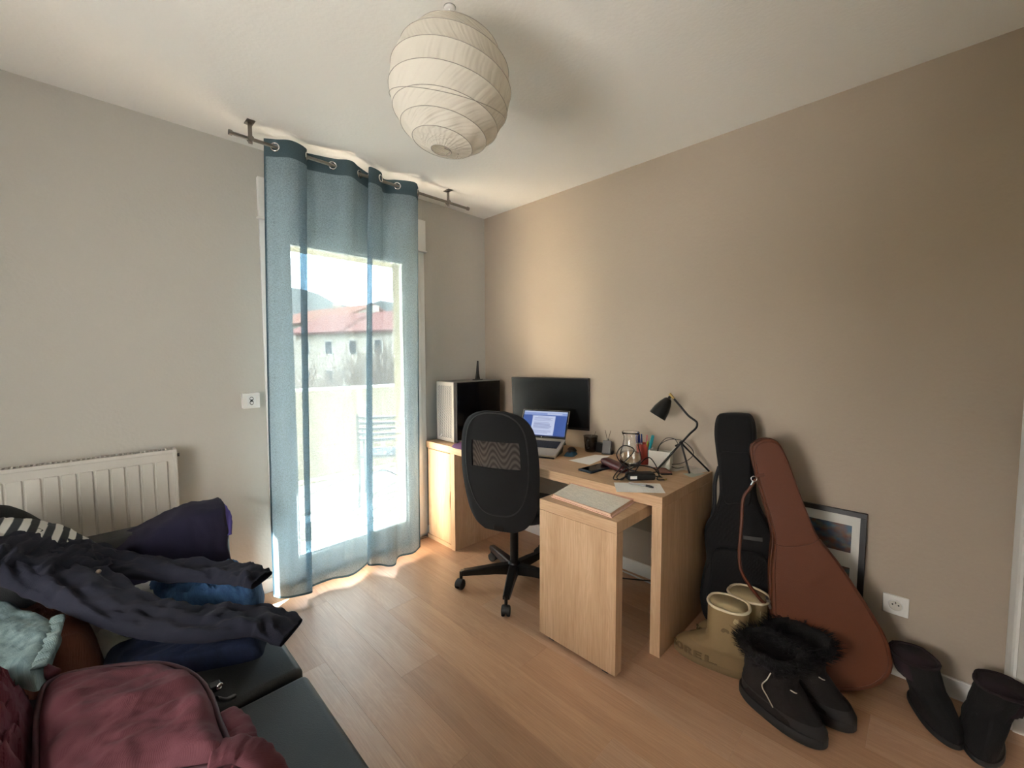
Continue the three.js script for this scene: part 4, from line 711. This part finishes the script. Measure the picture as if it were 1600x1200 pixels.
// ---------------------------------------------------------------- guitar bag, guitar case, picture frame
// things leaning on the taupe wall: local x = to the right along the wall, y = up the thing, z = towards the room
function leaning(name, label, category, base, yaw, lean, roll) {
  const t = thing(name, label, category, base); t.rotation.set(0, 0, 0);
  const q = new THREE.Quaternion().setFromEuler(new THREE.Euler(0, -Math.PI / 2 + yaw, 0)).multiply(new THREE.Quaternion().setFromEuler(new THREE.Euler(-lean, 0, 0))).multiply(new THREE.Quaternion().setFromEuler(new THREE.Euler(0, 0, roll)));
  t.quaternion.copy(q); return t;
}
function softCase(outline, depth, bevel, seg = 5) { // padded case: outline extruded with a well rounded edge
  return extrude(smoothShape(outline), depth, bevel, seg, 24);
}
{
  const t = leaning('guitar_bag', 'black padded guitar bag standing between the desk and the brown guitar case', 'guitar bag', [-0.15, 0.003, 2.07], 0.22, 0.075, 0.07), m = std({ color: '#0a090b', roughness: 0.95, bumpMap: T.weave, bumpScale: 0.001 });
  const half = [[0.0, 0.0], [0.11, 0.005], [0.17, 0.05], [0.187, 0.15], [0.17, 0.26], [0.15, 0.34], [0.155, 0.43], [0.15, 0.5], [0.11, 0.57], [0.08, 0.66], [0.078, 0.78], [0.086, 0.89], [0.09, 0.98], [0.078, 1.05], [0.05, 1.07]];
  const out = [...half, ...half.slice(1).reverse().map(([x, y]) => [-x, y])];
  mesh('body', softCase(out, 0.13, 0.022), m, t, [0, 0, -0.065]);
  mesh('front_pocket', softCase([[0, 0.06], [0.12, 0.07], [0.155, 0.15], [0.13, 0.27], [0.11, 0.4], [0, 0.42], [-0.11, 0.4], [-0.13, 0.27], [-0.155, 0.15], [-0.12, 0.07]], 0.03, 0.01), m, t, [0, 0, 0.058]);
  mesh('neck_pocket', softCase([[0, 0.64], [0.055, 0.645], [0.065, 0.8], [0.06, 0.88], [0, 0.885], [-0.06, 0.88], [-0.065, 0.8], [-0.055, 0.645]], 0.02, 0.007), m, t, [0, 0, 0.06]);
  mesh('name_patch', boxAt(0.02, 0.1, 0.47, 0.488, 0.0655, 0.068, 0.0008), std({ color: '#3a3734', roughness: 0.6 }), t);
  mesh('side_zip', tube(out.map(([x, y]) => V(x * 1.002, y, 0.0)), 0.004, 160, true, 6), M.blackPlastic, t);
  mesh('shoulder_strap', tube([[-0.08, 0.8, -0.01], [-0.1, 0.72, 0.01], [-0.105, 0.62, 0.02], [-0.12, 0.55, 0.0]], 0.009, 30), std({ color: '#26262a', roughness: 0.8 }), t);
}
{
  const t = leaning('guitar_case', 'brown leather-look guitar case leaning on the taupe wall', 'guitar case', [-0.24, 0.008, 2.46], 0.38, 0.14, 0.29), m = M.caseBrown;
  const out = [[0.0, 0.0], [0.1, 0.012], [0.175, 0.07], [0.195, 0.17], [0.178, 0.28], [0.152, 0.38], [0.13, 0.46], [0.105, 0.53], [0.08, 0.6], [0.072, 0.7], [0.068, 0.82], [0.064, 0.93], [0.05, 1.0], [0.0, 1.025], [-0.05, 1.0], [-0.064, 0.93], [-0.068, 0.82], [-0.072, 0.7], [-0.08, 0.6], [-0.105, 0.53], [-0.13, 0.46], [-0.152, 0.38], [-0.178, 0.28], [-0.195, 0.17], [-0.175, 0.07], [-0.1, 0.012]];
  mesh('shell', softCase(out, 0.125, 0.01, 4), m, t, [0, 0, -0.0675]);
  mesh('shoulder_crease', tube([[-0.086, 0.585, 0.0575], [-0.05, 0.57, 0.0585], [0, 0.565, 0.0585], [0.05, 0.57, 0.0585], [0.086, 0.585, 0.0575]], 0.0022, 24), M.strap, t);
  mesh('seam', tube(out.map(([x, y]) => V(x * 0.925, 0.015 + y * 0.972, 0.0565)), 0.0028, 160, true, 6), M.strap, t);
  mesh('lid_edge', tube(out.map(([x, y]) => V(x * 1.003, y * 1.001, 0.012)), 0.0035, 160, true, 6), M.strap, t);
  for (const [x, y] of [[-0.172, 0.335], [-0.19, 0.22]]) { const l = mesh('latch', boxAt(-0.007, 0.004, -0.02, 0.02, -0.006, 0.034, 0.002), M.steel, t, [x, y, 0.0]); mesh('hinge_pin', rod([-0.006, -0.016, 0.02], [-0.006, 0.016, 0.02], 0.003), M.chrome, l); }
  mesh('carry_handle', tube([[-0.168, 0.32, 0.01], [-0.2, 0.315, 0.012], [-0.212, 0.27, 0.012], [-0.205, 0.225, 0.012], [-0.186, 0.215, 0.01]], 0.008, 40), M.strap, t);
  const st = mesh('shoulder_strap', tube([[-0.078, 0.86, 0.05], [-0.11, 0.83, 0.062], [-0.15, 0.79, 0.068], [-0.19, 0.68, 0.07], [-0.235, 0.55, 0.07], [-0.24, 0.47, 0.07], [-0.2, 0.36, 0.05], [-0.17, 0.33, 0.02]], 0.007, 80), M.strap, t);
  mesh('strap_hook', merge([new THREE.TorusGeometry(0.011, 0.002, 8, 24).translate(-0.085, 0.865, 0.058), rod([-0.09, 0.857, 0.06], [-0.112, 0.828, 0.062], 0.004)]), M.chrome, st);
  mesh('strap_tab', boxAt(-0.075, -0.04, 0.868, 0.882, 0.054, 0.061, 0.002), M.strap, t);
}
{ // picture frame on the floor behind the case
  const w = 0.27, h = 0.67, t = leaning('picture_frame', 'black framed photo mount leaning on the wall behind the brown guitar case', 'picture frame', [-0.07, 0.001, 2.366], 0, 0.09, 0), bl = std({ color: '#1d1b1b', roughness: 0.4 });
  const fr = (x0, x1, y0, y1) => boxAt(x0, x1, y0, y1, -0.01, 0.012, 0.002);
  mesh('rail', fr(-w / 2, w / 2, h - 0.022, h), bl, t); mesh('rail', fr(-w / 2, w / 2, 0, 0.022), bl, t); mesh('stile', fr(-w / 2, -w / 2 + 0.022, 0.022, h - 0.022), bl, t); mesh('stile', fr(w / 2 - 0.022, w / 2, 0.022, h - 0.022), bl, t);
  const mount = mesh('mount', boxAt(-w / 2 + 0.02, w / 2 - 0.02, 0.02, h - 0.02, -0.006, 0.002, 0.0005), std({ color: '#d7d4cd', roughness: 0.9 }), t);
  const blot = (s) => data(48, 32, (x, y) => { const a = fbm(x * 3, y * 3, s, 3), b = fbm(x * 3 + 9, y * 3, s, 3); return [0.34 + 0.22 * a, 0.32 + 0.16 * b, 0.33 + 0.18 * (b - a)]; });
  [[0, 0.545], [0, 0.36], [0, 0.175]].forEach(([x, y], i) => { const g = new THREE.PlaneGeometry(0.17, 0.12); mesh('photo_print', g.translate(x, y, 0.0026), std({ map: blot(30 + i), roughness: 0.4 }), mount); });
  mesh('glazing', new THREE.PlaneGeometry(w - 0.04, h - 0.04).translate(0, h / 2, 0.006), clear('#ffffff'), t);
}

// ---------------------------------------------------------------- boots
// boot in local axes: x = towards the toe, y up, z = to its left; rings run up from the sole
function bootGeo({ L = 0.29, W = 0.1, shaft = 0.3, shaftR = 0.06, heelX = -0.09, instep = 0.12, flare = 1, wr = 0.004, seed = 0, lean = 0, leanZ = 0 }) {
  const ys = [0.012, 0.03, 0.05, 0.07, 0.09, 0.105, instep, instep + 0.02, instep + 0.045, lerp(instep, shaft, 0.5), lerp(instep, shaft, 0.75), shaft], rings = [], n = 40;
  for (const y of ys) {
    const k = smooth(y, 0.045, instep + 0.015), toe = lerp(L - 0.09 - Math.abs(heelX) + 0.09, shaftR + 0.005, k) , heel = lerp(heelX, -shaftR, smooth(y, 0.05, instep + 0.05)), f = y > instep ? lerp(1, flare, (y - instep) / (shaft - instep)) : 1;
    const hw = lerp(W / 2, shaftR * 0.92, smooth(y, 0.03, instep)) * f, round = y < 0.09 ? 1 : 1, row = [];
    for (let j = 0; j < n; j++) {
      const q = j / n * 6.2832, c = Math.cos(q), s = Math.sin(q), front = c > 0, x = (front ? toe : -heel) * Math.sign(c) * Math.abs(c) ** (front ? 0.72 : 0.8) * f, taper = front ? 1 - 0.18 * (1 - k) * Math.max(0, c) ** 3 + 0.06 * Math.sin(c * Math.PI) * (1 - k) : 0.88 + 0.12 * (1 + c);
      row.push(V(x + lean * Math.max(0, y - instep) + wr * fbm(q * 2 + seed, y * 30, seed, 3), y, Math.sign(s) * Math.abs(s) ** 0.85 * hw * taper + leanZ * Math.max(0, y - 0.06) + wr * fbm(q * 2, y * 26 + seed, seed + 4, 3)));
    }
    rings.push(row);
  }
  return rings;
}
const soleOutline = (L, W, heelX, grow = 0) => { const p = [], toe = L - Math.abs(heelX); for (let j = 0; j < 48; j++) { const q = j / 48 * 6.2832, c = Math.cos(q), s = Math.sin(q), front = c > 0; p.push([(front ? toe + grow : -heelX + grow) * Math.sign(c) * Math.abs(c) ** (front ? 0.75 : 0.8), (W / 2 + grow) * Math.sign(s) * Math.abs(s) ** 0.85 * (front ? 1 + 0.06 * Math.sin(c * Math.PI) - 0.1 * c ** 3 : 0.9 + 0.1 * (1 + c))]); } return p; };
function soleGeo(L, W, heelX, h, grow) { const o = soleOutline(L, W, heelX, grow), mid = o.map(([x, z]) => V(x, h, z)); return toCreasedNormals(loft([o.map(([x, z]) => V(x * 0.97, 0, z * 0.95)), o.map(([x, z]) => V(x, 0.006, z)), o.map(([x, z]) => V(x, h - 0.004, z)), mid.map((p) => V(p.x * 0.985, h, p.z * 0.97))]), 0.7); }
const font = await new FontLoader().loadAsync('fonts/droid/droid_sans_bold.typeface.json');
function tanBoot(pos, turn, label, wrapFrom, side) {
  const t = thing('winter_boot', label, 'boot', pos, turn, 'tan winter boots'), B = { L: 0.31, W: 0.112, heelX: -0.105, shaft: 0.285, shaftR: 0.072, instep: 0.13, flare: 1.08, seed: pos[0] * 9, lean: -0.05 };
  const rings = bootGeo(B); mesh('upper', loft(rings, { cap: false }), M.tan, t);
  const low = bootGeo({ ...B, W: 0.118, wr: 0 }).slice(0, 5).map((r, i) => r.map((p) => V(p.x * 1.03, p.y * 1.02, p.z * 1.06)));
  mesh('rubber_shell', loft(low, { cap: false }), std({ color: '#866f4d', roughness: 0.6 }), t);
  mesh('sole', soleGeo(0.315, 0.118, -0.103, 0.03, 0.006), std({ color: '#7a6545', roughness: 0.75 }), t);
  const top = rings[rings.length - 1]; mesh('felt_collar', tube(top, 0.006, 80, true, 8), std({ color: '#d2c3a4', roughness: 1 }), t);
  mesh('lining', loft([top.map((p) => V(p.x * 0.98, p.y, p.z * 0.98)), top.map((p) => V(p.x * 0.92, p.y - 0.08, p.z * 0.9)), top.map((p) => V(p.x * 0.4, p.y - 0.1, p.z * 0.4))], { cap: true }), std({ color: '#b9a67f', roughness: 1 }), t);
  mesh('instep_lace', tube([[0.075, 0.12, -0.035], [0.098, 0.115, 0], [0.08, 0.12, 0.035]], 0.004, 16), M.tan, t); mesh('instep_lace', tube([[0.065, 0.145, -0.04], [0.076, 0.142, 0], [0.065, 0.145, 0.04]], 0.004, 16), M.tan, t);
  // shaft emblem and the raised letters along the sole
  const R = 0.0635, em = smoothShape([[-0.015, -0.004], [-0.008, 0.008], [0.006, 0.008], [0.016, 0.002], [0.013, -0.008], [0.004, -0.003], [-0.006, -0.009]]);
  mesh('emblem', extrude(em, 0.003, 0.0006).rotateY(side > 0 ? 0 : Math.PI), std({ color: '#6f5b3e', roughness: 0.7 }), t, [-0.004, 0.2, side * 0.0715]);
  const txt = new TextGeometry('SOREL', { font, size: 0.024, depth: 0.003, curveSegments: 4, bevelEnabled: false }); txt.computeBoundingBox(); const bb = txt.boundingBox, o = soleOutline(0.315, 0.118, -0.103, 0.0075), cv = new THREE.CatmullRomCurve3(o.map(([x, z]) => V(x, 0, z)), true), p = txt.attributes.position;
  for (let i = 0; i < p.count; i++) { const e = (p.getX(i) - bb.min.x) / (bb.max.x - bb.min.x), u = side > 0 ? lerp(wrapFrom, wrapFrom - 0.185, e) : lerp(1 - wrapFrom, 1 - wrapFrom + 0.185, 1 - e), c = cv.getPoint(((u % 1) + 1) % 1), d = V(c.x, 0, c.z).sub(V(c.x * 0.5, 0, 0)).normalize(); p.setXYZ(i, c.x + d.x * p.getZ(i), 0.032 + p.getY(i) * 1.2, c.z + d.z * p.getZ(i)); }
  txt.computeVertexNormals(); mesh('raised_lettering', txt, std({ color: '#695638', roughness: 0.7 }), t);
  return t;
}
// toes point to the left along the wall; the lettered side faces the room
tanBoot([-0.455, 0, 2.085], 1.72, 'tan winter boot, front one of its pair, lettering along the sole', 0.24, -1).rotation.y = 1.72;
tanBoot([-0.315, 0, 2.125], 1.72, 'tan winter boot standing behind its lettered twin by the guitar bag', 0.24, -1).rotation.y = 1.55;
function furBoot(pos, turn, label, mirror) {
  const t = thing('fur_boot', label, 'boot', pos, turn, 'dark fur-lined boots'), B = { L: 0.3, W: 0.132, heelX: -0.1, shaft: 0.23, shaftR: 0.082, instep: 0.13, flare: 1.12, seed: pos[2] * 5, wr: 0.006 };
  const rings = bootGeo(B); mesh('upper', loft(rings, { cap: false }), M.suede, t);
  mesh('sole', soleGeo(0.305, 0.138, -0.105, 0.036, 0.006), M.rubber, t);
  const shell = bootGeo({ ...B, W: 0.12, wr: 0 }).slice(0, 4).map((r) => r.map((p) => V(p.x * 1.035, p.y * 1.03, p.z * 1.07))); mesh('rubber_shell', loft(shell, { cap: false }), std({ color: '#1a1818', roughness: 0.6 }), t);
  const top = rings[rings.length - 1], r = mulberry(7 + Math.round(pos[2] * 10)), cuff = [];
  for (let i = 0; i < 4; i++) cuff.push(top.map((p, j) => V(p.x * (1.06 + 0.13 * Math.sin(i / 3 * 3.1)) + 0.008 * fbm(j * 0.7, i, 3, 2), p.y - 0.03 + i * 0.018 + 0.012 * fbm(j * 0.5, i * 2, 8, 3), p.z * (1.06 + 0.13 * Math.sin(i / 3 * 3.1)) + 0.008 * fbm(j * 0.6, i, 5, 2))));
  cuff.push(top.map((p) => V(p.x * 0.85, p.y + 0.012, p.z * 0.85)), top.map((p) => V(p.x * 0.7, p.y - 0.05, p.z * 0.7)), top.map((p) => V(p.x * 0.2, p.y - 0.06, p.z * 0.2)));
  const fc = mesh('fur_cuff', loft(cuff, { cap: true }), M.fur, t);
  const hair = []; for (let i = 0; i < 700; i++) { const j = Math.floor(r() * 40), k = Math.floor(r() * 4), p = cuff[k][j], out = V(p.x, 0, p.z).normalize().multiplyScalar(0.018 + r() * 0.014).add(V((r() - 0.5) * 0.012, 0.004 + r() * 0.014, (r() - 0.5) * 0.012)); const a = p.clone().add(V((r() - 0.5) * 0.01, (r() - 0.5) * 0.012, (r() - 0.5) * 0.01)); hair.push(rod(a, a.clone().add(out), 0.0016, 0.0003, 3)); }
  mesh('fur_tuft', merge(hair), M.fur, fc).userData.kind = 'stuff';
  const lace = (pts) => mesh('lace', tube(pts, 0.0022, 20), std({ color: '#b9b2a2', roughness: 0.8 }), t);
  lace([[0.09, 0.118, -0.03], [0.1, 0.125, 0.0], [0.08, 0.145, 0.03]]); lace([[0.075, 0.15, -0.035], [0.083, 0.155, 0], [0.07, 0.165, 0.035]]);
  if (mirror) { lace([[0.06, 0.2, 0.084], [0.05, 0.17, 0.088], [0.03, 0.13, 0.086], [0.05, 0.1, 0.082], [0.07, 0.075, 0.08]]); }
  for (const [x, y, z] of [[0.03, 0.17, -0.07], [0.045, 0.145, -0.064]]) { const g = new THREE.TorusGeometry(0.007, 0.0014, 6, 18); mesh('lace_eyelet', g, M.steel, t, [x, y, z]); }
  return t;
}
furBoot([-0.56, 0, 2.275], -1.95, 'dark fur-lined boot, nearer of the pair before the guitar case, pale lace hanging', true);
furBoot([-0.415, 0, 2.335], -1.9, 'dark fur-lined boot half hidden behind its twin before the guitar case', false);
function ankleBoot(pos, turn, label, leanZ) {
  const t = thing('ankle_boot', label, 'boot', pos, turn, 'dark ankle boots by the door'), B = { L: 0.255, W: 0.1, heelX: -0.08, shaft: 0.2, shaftR: 0.058, instep: 0.11, flare: 1.22, seed: pos[2] * 7, wr: 0.006, lean: -0.16, leanZ }, m = std({ color: '#0d0a0b', roughness: 0.9, bumpMap: T.pelt, bumpScale: 0.001 });
  const rings = bootGeo(B); mesh('upper', loft(rings, { cap: false }), m, t); mesh('sole', soleGeo(0.26, 0.104, -0.083, 0.02, 0.003), M.rubber, t);
  const top = rings[rings.length - 1]; mesh('collar', tube(top, 0.006, 60, true, 8), std({ color: '#22161a', roughness: 1 }), t);
  mesh('lining', loft([top, top.map((p) => V(p.x * 0.9 - 0.004, p.y - 0.07, p.z * 0.85)), top.map((p) => V(p.x * 0.3, p.y - 0.09, p.z * 0.3))], { cap: true }), std({ color: '#281a20', roughness: 1 }), t);
  return t;
}
ankleBoot([-0.16, 0, 2.715], -2.75, 'dark ankle boot nearer the socket, shaft leaning to the guitar case', 0.35);
ankleBoot([-0.17, 0, 2.848], 3.1, 'dark ankle boot beside the white door casing', -0.3);

// ---------------------------------------------------------------- sofa bed
const SX1 = -1.945, SX0 = -3.5, SY = 0.42;
{
  const t = thing('sofa_bed', 'black vinyl sofa bed folded flat with a low back against the radiator', 'sofa');
  const pad = (z0, z1, y0, y1, r) => box(SX1 - SX0, y1 - y0, z1 - z0, r, 'x', 5).translate((SX0 + SX1) / 2, (y0 + y1) / 2, (z0 + z1) / 2);
  mesh('seat_cushion', pad(1.385, 2.2, 0.24, SY, 0.022), M.vinyl, t); mesh('seat_cushion', pad(0.5, 1.368, 0.24, SY, 0.022), M.vinyl, t);
  mesh('backrest', pad(0.0, 0.24, 0, 0.4, 0.06).translate(0, -0.2, -0.12).rotateX(-0.1).translate(0, 0.44, 0.36), M.vinyl, t);
  mesh('base_frame', boxAt(SX0 + 0.05, SX1 - 0.05, 0.12, 0.242, 0.55, 2.15, 0.01), M.blackPlastic, t);
  mesh('seam_strip', boxAt(SX0 + 0.02, SX1 - 0.004, 0.27, SY - 0.03, 1.36, 1.392, 0.004), M.blackFabric, t);
  for (const x of [SX0 + 0.12, SX1 - 0.12]) for (const z of [0.62, 2.08]) mesh('leg', rod([x, 0, z], [x, 0.125, z], 0.02), M.steel, t);
  ground(t);
}
const P_ = (px, py, y) => atY(px, py, y), Z_ = (px, py, z) => atZ(px, py, z);
solo('cushion', mound([[-2.84, 0.3], [-2.64, 0.28], [-2.5, 0.3], [-2.42, 0.36], [-2.45, 0.43], [-2.6, 0.46], [-2.82, 0.46], [-2.9, 0.38]], { base: 0.55, h: 0.29, edge: 2.2, wrinkle: 0.008, freq: 6, seed: 2, tilt: [0.12, 0] }), std({ color: '#171918', roughness: 0.9, bumpMap: T.weave, bumpScale: 0.0008 }), 'black cushion propped on the low back of the sofa bed', 'cushion');
{ // striped top under the navy trousers
  const stripes = data(64, 64, (x) => (Math.floor(x * 8) % 2 ? [0.8, 0.8, 0.78] : [0.16, 0.18, 0.2]), true, THREE.RepeatWrapping); stripes.repeat.set(1 / 0.2, 1 / 0.2);
  const g = sweep([[Z_(-60, 828, 0.5), 0.16, 0.07], [Z_(0, 829, 0.5), 0.16, 0.07], [Z_(50, 834, 0.5), 0.16, 0.07], [Z_(95, 847, 0.51), 0.16, 0.07], [Z_(140, 869, 0.52), 0.14, 0.06], [Z_(165, 885, 0.54), 0.1, 0.04]], { wrinkle: 0.005, seed: 4 });
  const p = g.attributes.position, uv = g.attributes.uv; for (let i = 0; i < p.count; i++) uv.setXY(i, p.getX(i) - p.getY(i) * 0.6, p.getZ(i));
  solo('striped_top', g, std({ map: stripes, roughness: 0.95, bumpMap: T.weave, bumpScale: 0.0005 }), 'black and white striped top under the navy trousers on the sofa bed', 'clothing');
}
{ // dark trousers over the back of the sofa
  const rings = [], n = 40, m = 26;
  for (let i = 0; i <= n; i++) {
    const e = i / n, x = lerp(-2.42, -1.962, e), top = lerp(0.6, 0.7, smooth(e, 0, 0.8)) , row = [];
    const prof = [[0.5, 0.44], [0.5, 0.52], [0.505, lerp(0.54, 0.6, e)], [0.49, top - 0.02], [0.45, top], [0.37, top + 0.004], [0.3, top - 0.005], [0.265, top - 0.04], [0.262, 0.6], [0.275, 0.6], [0.3, top - 0.045], [0.37, top - 0.035], [0.44, top - 0.04], [0.47, top - 0.07], [0.475, 0.5], [0.478, 0.44]];
    const c = new THREE.CatmullRomCurve3(prof.map(([z, y]) => V(0, y, z)), true, 'catmullrom', 0.4);
    for (let j = 0; j < m * 2; j++) { const q = c.getPoint(j / (m * 2)); row.push(V(x + 0.02 * fbm(q.y * 6, e * 3, 3, 2), q.y + 0.01 * fbm(e * 5, q.z * 12, 4, 3), q.z + 0.012 * fbm(e * 7, q.y * 9, 6, 3))); }
    rings.push(row);
  }
  const t = thing('folded_trousers', 'dark indigo trousers folded over the back of the sofa bed', 'clothing');
  mesh('cloth', loft(rings), M.indigo, t);
  mesh('turned_lining', sweep([[V(-1.963, 0.685, 0.41), 0.02, 0.02], [V(-1.955, 0.64, 0.47), 0.03, 0.03], [V(-1.958, 0.57, 0.495), 0.02, 0.02]], { n: 16, m: 12, wrinkle: 0.004 }), std({ color: '#5b52a0', roughness: 0.95 }), t);
  ground(t);
}
{ // navy trousers thrown across the pile
  const t = thing('navy_trousers', 'navy cotton trousers spread across the pile of clothes, legs to the sofa edge', 'clothing'), o = { wrinkle: 0.016, freq: 10, n: 100, m: 40 };
  mesh('leg', sweep([[Z_(-70, 850, 0.55), 0.16, 0.09], [Z_(20, 852, 0.55), 0.16, 0.09], [Z_(100, 866, 0.57), 0.16, 0.085], [Z_(170, 882, 0.6), 0.14, 0.07], [Z_(250, 891, 0.69), 0.125, 0.06], [Z_(335, 895, 0.82), 0.125, 0.055], [Z_(385, 899, 0.92), 0.12, 0.05], [Z_(410, 907, 0.97), 0.105, 0.04]], { ...o, seed: 1, cuff: 0.05 }), M.navy, t);
  mesh('leg', sweep([[Z_(-70, 888, 0.66), 0.17, 0.09], [Z_(20, 888, 0.66), 0.17, 0.09], [Z_(100, 912, 0.73), 0.17, 0.09], [Z_(180, 945, 0.86), 0.16, 0.085], [Z_(260, 972, 1.02), 0.15, 0.075], [Z_(340, 977, 1.12), 0.15, 0.07], [Z_(410, 972, 1.17), 0.14, 0.06], [Z_(456, 990, 1.24), 0.12, 0.04]], { ...o, seed: 8, cuff: 0.05 }), M.navy, t);
  mesh('seat', sweep([[Z_(-70, 868, 0.6), 0.27, 0.1], [Z_(20, 870, 0.6), 0.26, 0.11], [Z_(100, 890, 0.65), 0.25, 0.1], [Z_(150, 905, 0.7), 0.14, 0.05]], { ...o, seed: 5, n: 60 }), M.navy, t);
  mesh('button', new THREE.SphereGeometry(0.007, 12, 8), std({ color: '#7a6a5a', roughness: 0.4 }), t, Z_(154, 893, 0.76).toArray());
  ground(t);
}
{ // folded jeans and white shirt beneath
  const slab = (pts, o) => mound(pts.map(([px, py]) => { const p = P_(px, py, o.at ?? SY); return [p.x, Math.max(p.z, 0.53)]; }), { base: SY, h: 0.05, edge: 8, wrinkle: 0.01, freq: 12, ...o });
  solo('white_shirt', slab([[130, 905], [230, 893], [330, 880], [365, 890], [330, 915], [270, 960], [200, 1000], [150, 1010], [110, 960]], { h: 0.075, wrinkle: 0.014, seed: 7 }), M.cotton, 'white cotton shirt showing between the navy trouser legs', 'clothing');
  solo('blue_jeans', slab([[225, 940], [300, 920], [370, 908], [408, 920], [412, 942], [395, 962], [330, 968], [250, 975]], { h: 0.1, edge: 12, seed: 12, wrinkle: 0.022, freq: 13, ridge: 0.5, stretch: [0.6, 1.6] }), M.blueJeans, 'mid-blue jeans folded under the navy trouser legs', 'jeans');
  solo('dark_jeans', slab([[165, 1030], [240, 1008], [330, 995], [410, 990], [414, 1012], [400, 1030], [330, 1046], [250, 1060], [180, 1062]], { h: 0.055, edge: 14, seed: 17, wrinkle: 0.012, freq: 9, stretch: [0.6, 1.6] }), M.darkJeans, 'dark blue jeans folded on the seat behind the burgundy backpack', 'jeans');
  solo('white_vest', slab([[140, 1015], [185, 985], [240, 975], [270, 985], [235, 1005], [175, 1030]], { h: 0.06, seed: 27, wrinkle: 0.01 }), M.cotton, 'pale grey vest crumpled beside the dark jeans', 'clothing');
  solo('rust_jumper', slab([[-60, 930], [0, 925], [60, 920], [110, 940], [150, 975], [160, 1010], [130, 1040], [70, 1060], [-10, 1050], [-70, 1000]], { at: 0.48, h: 0.14, edge: 5, seed: 21, wrinkle: 0.03, freq: 7 }), M.rust, 'rust brown knitted jumper crumpled at the foot of the pile', 'clothing');
  const pj = thing('pale_jeans', 'light-washed denim with hemmed cuff on the rust jumper', 'jeans'), pl = [[-70, 945], [-10, 926], [40, 942], [92, 963], [84, 995], [60, 1044], [20, 1040], [-60, 1035]].map(([x, y]) => { const p = P_(x, y, 0.6); return [p.x, p.z]; });
  mesh('leg', mound(pl, { base: (x, z) => 0.545, h: 0.055, edge: 9, wrinkle: 0.012, freq: 7, seed: 14 }), M.paleJeans, pj);
  const hemAt = [[91, 964], [86, 985], [76, 1012], [60, 1043]].map(([x, y]) => P_(x, y, 0.588)); mesh('hem', sweep(hemAt.map((p) => [p, 0.03, 0.014]), { n: 40, m: 14, wrinkle: 0.006, freq: 30, seed: 3 }), std({ map: denimMap('#61777c', '#93a5a5', 9), roughness: 0.95, bumpMap: T.twill, bumpScale: 0.001 }), pj);
  ground(pj);
}
{ // burgundy crinkled garment and backpack, nearest the camera
  const q = (px, py, y = 0.5) => { const p = P_(px, py, y); return [p.x, p.z]; };
  solo('burgundy_scarf', mound([[-2.78, 0.98], [-2.62, 1.0], [-2.53, 1.03], [-2.485, 1.12], [-2.475, 1.3], [-2.47, 1.5], [-2.5, 1.7], [-2.7, 1.72], [-2.85, 1.4], [-2.88, 1.1]], { base: SY, h: 0.19, edge: 5, wrinkle: 0.05, freq: 13, seed: 33, seg: 120, rings: 34, ridge: 0.7 }), std({ color: '#5d2a36', roughness: 0.95, bumpMap: T.weave, bumpScale: 0.0008 }), 'crinkled burgundy scarf bundled beside the backpack', 'clothing');
  const t = thing('backpack', 'burgundy nylon backpack lying on the sofa bed, flap up', 'backpack'), ink = std({ color: '#3a1820', roughness: 0.7 });
  const main = [[58, 1085], [110, 1048], [230, 1032], [300, 1048], [345, 1090], [372, 1145], [392, 1180], [430, 1225], [450, 1290], [330, 1360], [180, 1360], [70, 1330], [50, 1200]].map(([x, y]) => q(x, y, 0.5));
  mesh('bag', mound(main, { base: SY, h: 0.12, edge: 7, wrinkle: 0.012, freq: 5, seed: 41 }), M.burgundy, t);
  const flap = [[60, 1075], [78, 1046], [130, 1030], [230, 1019], [285, 1028], [322, 1056], [342, 1105], [358, 1148], [350, 1168], [310, 1178], [240, 1190], [170, 1215], [110, 1235], [62, 1225], [54, 1150]].map(([x, y]) => q(x, y, 0.575));
  mesh('flap', mound(flap, { base: 0.53, h: 0.05, edge: 9, wrinkle: 0.03, freq: 4.2, seed: 44, rings: 40, seg: 140, stretch: [0.8, 1.5] }), M.burgundy, t);
  mesh('piping', tube(flap.map(([x, z]) => V(x, 0.545, z)), 0.0055, 200, true, 8), ink, t);
  mesh('shoulder_strap', sweep([[P_(352, 1120, 0.53), 0.05, 0.035], [P_(372, 1140, 0.53), 0.055, 0.035], [P_(378, 1165, 0.53), 0.055, 0.035], [P_(360, 1185, 0.53), 0.05, 0.03]], { n: 30, m: 14, wrinkle: 0.003 }), M.burgundy, t);
  mesh('shoulder_strap', sweep([[P_(330, 1182, 0.55), 0.06, 0.03], [P_(375, 1172, 0.545), 0.06, 0.035], [P_(410, 1190, 0.52), 0.06, 0.035], [P_(440, 1230, 0.47), 0.06, 0.03]], { n: 36, m: 16, wrinkle: 0.003 }), M.burgundy, t);
  mesh('top_handle', sweep([[P_(85, 1055, 0.55), 0.03, 0.025], [P_(55, 1045, 0.56), 0.03, 0.025], [P_(25, 1052, 0.55), 0.03, 0.025]], { n: 20, m: 12, wrinkle: 0 }), M.burgundy, t);
  const k = P_(336, 1078, 0.535), bk = mesh('buckle', boxAt(-0.012, 0.012, 0, 0.016, -0.012, 0.012, 0.003), M.blackPlastic, t, k.toArray()); mesh('snap', new THREE.TorusGeometry(0.0055, 0.0026, 8, 18).rotateY(0.4), M.chrome, bk, [0.008, 0.012, 0.012]);
  mesh('pull_tab', tube([P_(338, 1092, 0.5), P_(352, 1094, 0.47), P_(366, 1088, 0.43)], 0.006, 14), M.blackPlastic, t);
  ground(t);
}

scene.traverse((o) => { if (o.isMesh) { o.castShadow = true; o.receiveShadow = true; } });
renderer.render(scene, camera);
